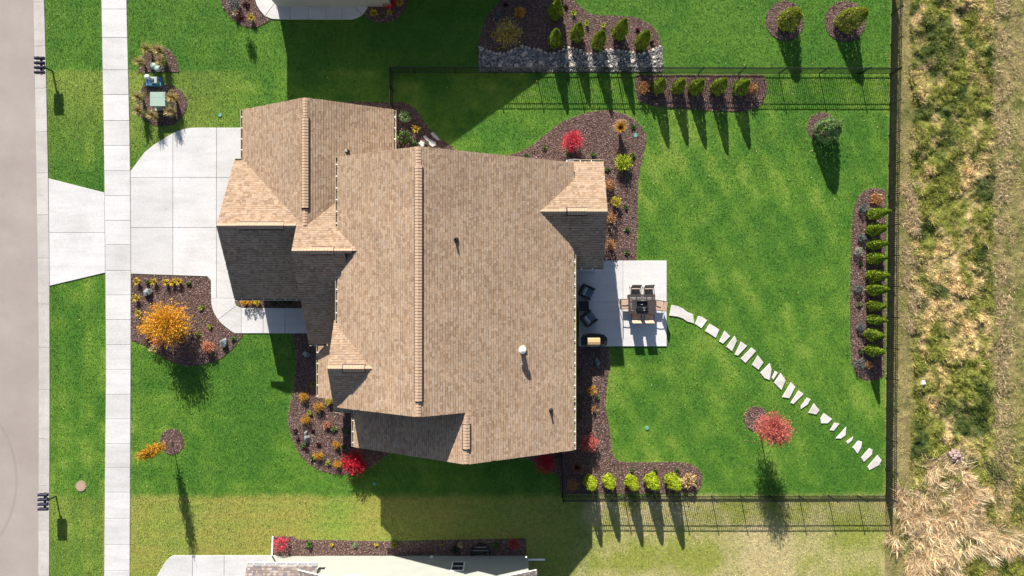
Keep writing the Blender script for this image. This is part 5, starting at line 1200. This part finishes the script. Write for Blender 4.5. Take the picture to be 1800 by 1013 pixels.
leafpart(root, 'branches', V, F, 'straw')
bush(914, 22, .32, .5, 'orange', 'round orange brown shrub above the bare twiggy shrub', n=380); bush(874.5, 27.5, .18, .3, 'spruce', 'small grey green shrub at the left of the shaded rock bed', n=150); tuft(868, 62, .3, .3, 'yellow', 'yellow clump at the left foot of the twiggy shrub', n=50)
for x, y, lab in [(1008, 24, 'pale green clump at the top of the sunny rock bed mulch'), (1031.5, 42, 'pale green clump between second and third evergreens'), (1060, 45, 'pale green clump between third and fourth evergreens')]: tuft(x, y, .24, .26, 'lime', lab, 'perennial', 'pale clumps behind the evergreens', n=50, w=.013)
for x, y, lab in [(1120.5, 53, 'dark purple plant above the rightmost cone evergreen'), (994.6, 12, 'dark purple plant at the shadow edge on top'), (1146, 75, 'dark purple plant at the far right of the rock bed mulch'), (889, 9, 'dark purple plant in the shaded upper left rock bed')]: sprig(x, y, .2, 'purple', lab, 'dark purple plants in the rock bed', 70)
# south neighbour's wall bed
bush(494.5, 957, .44, .75, 'pink', 'crimson pink shrub beside the white drain pipe', n=520, leaf=(.05,.1)); bush(904, 957, .33, .6, 'red', 'red shrub in shade near the right end of the sage wall', n=260)
for x, m_, r, lab in [(543.4, 'green', .3, 'leafy green plant right of the crimson pink shrub'), (625, 'sage', .2, 'small pale green plant in the middle of the lower wall bed'), (693, 'softgreen', .26, 'green plant at the shadow edge of the lower wall bed'), (583, 'yellow', .16, 'tiny yellow plant left in the lower wall bed'), (661.6, 'yellow', .16, 'tiny yellow plant before the shadow of the lower wall bed'), (775, 'yellow', .14, 'faint yellow plant in the shaded lower wall bed'), (872.5, 'green', .28, 'green plant right of the dark window well'), (800.5, 'darkgreen', .34, 'dark green plant left of the dark window well')]: sprig(x, 958 if x != 800.5 else 966, r, m_, lab, 'plants in the lower wall bed', 80)
tuft(810, 956, .24, .4, 'straw', 'straw coloured clump left of the window well', n=60)
# dropped leaves under the bright shrubs
for cx, cy, rad, mt, lab in [(322, 575, 1.7, 'orange', 'orange leaves dropped around the big orange shrub'), (622, 822, 1.0, 'red', 'crimson leaves dropped below the burning bush'), (1338, 745, 1.5, 'coral', 'coral leaves dropped on grass around the small red tree'), (1006, 254, .95, 'pink', 'pink leaves dropped around the bright pink shrub')]:
    n_ = int(90*rad); a = rng.uniform(0, 6.283, n_); q = rad*rng.random(n_)**.6; c = P(cx, cy)
    C = np.stack([c[0] + np.cos(a)*q, c[1] + np.sin(a)*q, np.full(n_, .075)], 1); D = unit(np.stack([np.cos(a*7), np.sin(a*7), rng.normal(0, .15, n_)], 1)); L = rng.uniform(.04, .08, n_)
    V, F = diamonds(C, D, L, L*.6, np.tile(np.array((0., 0., 1.)), (n_, 1))); tag(link('fallen_leaves', fast_mesh('fallen_leaves', V, F), M[mt]), lab, 'leaves', kind='stuff')
print('objects', len(bpy.data.objects))
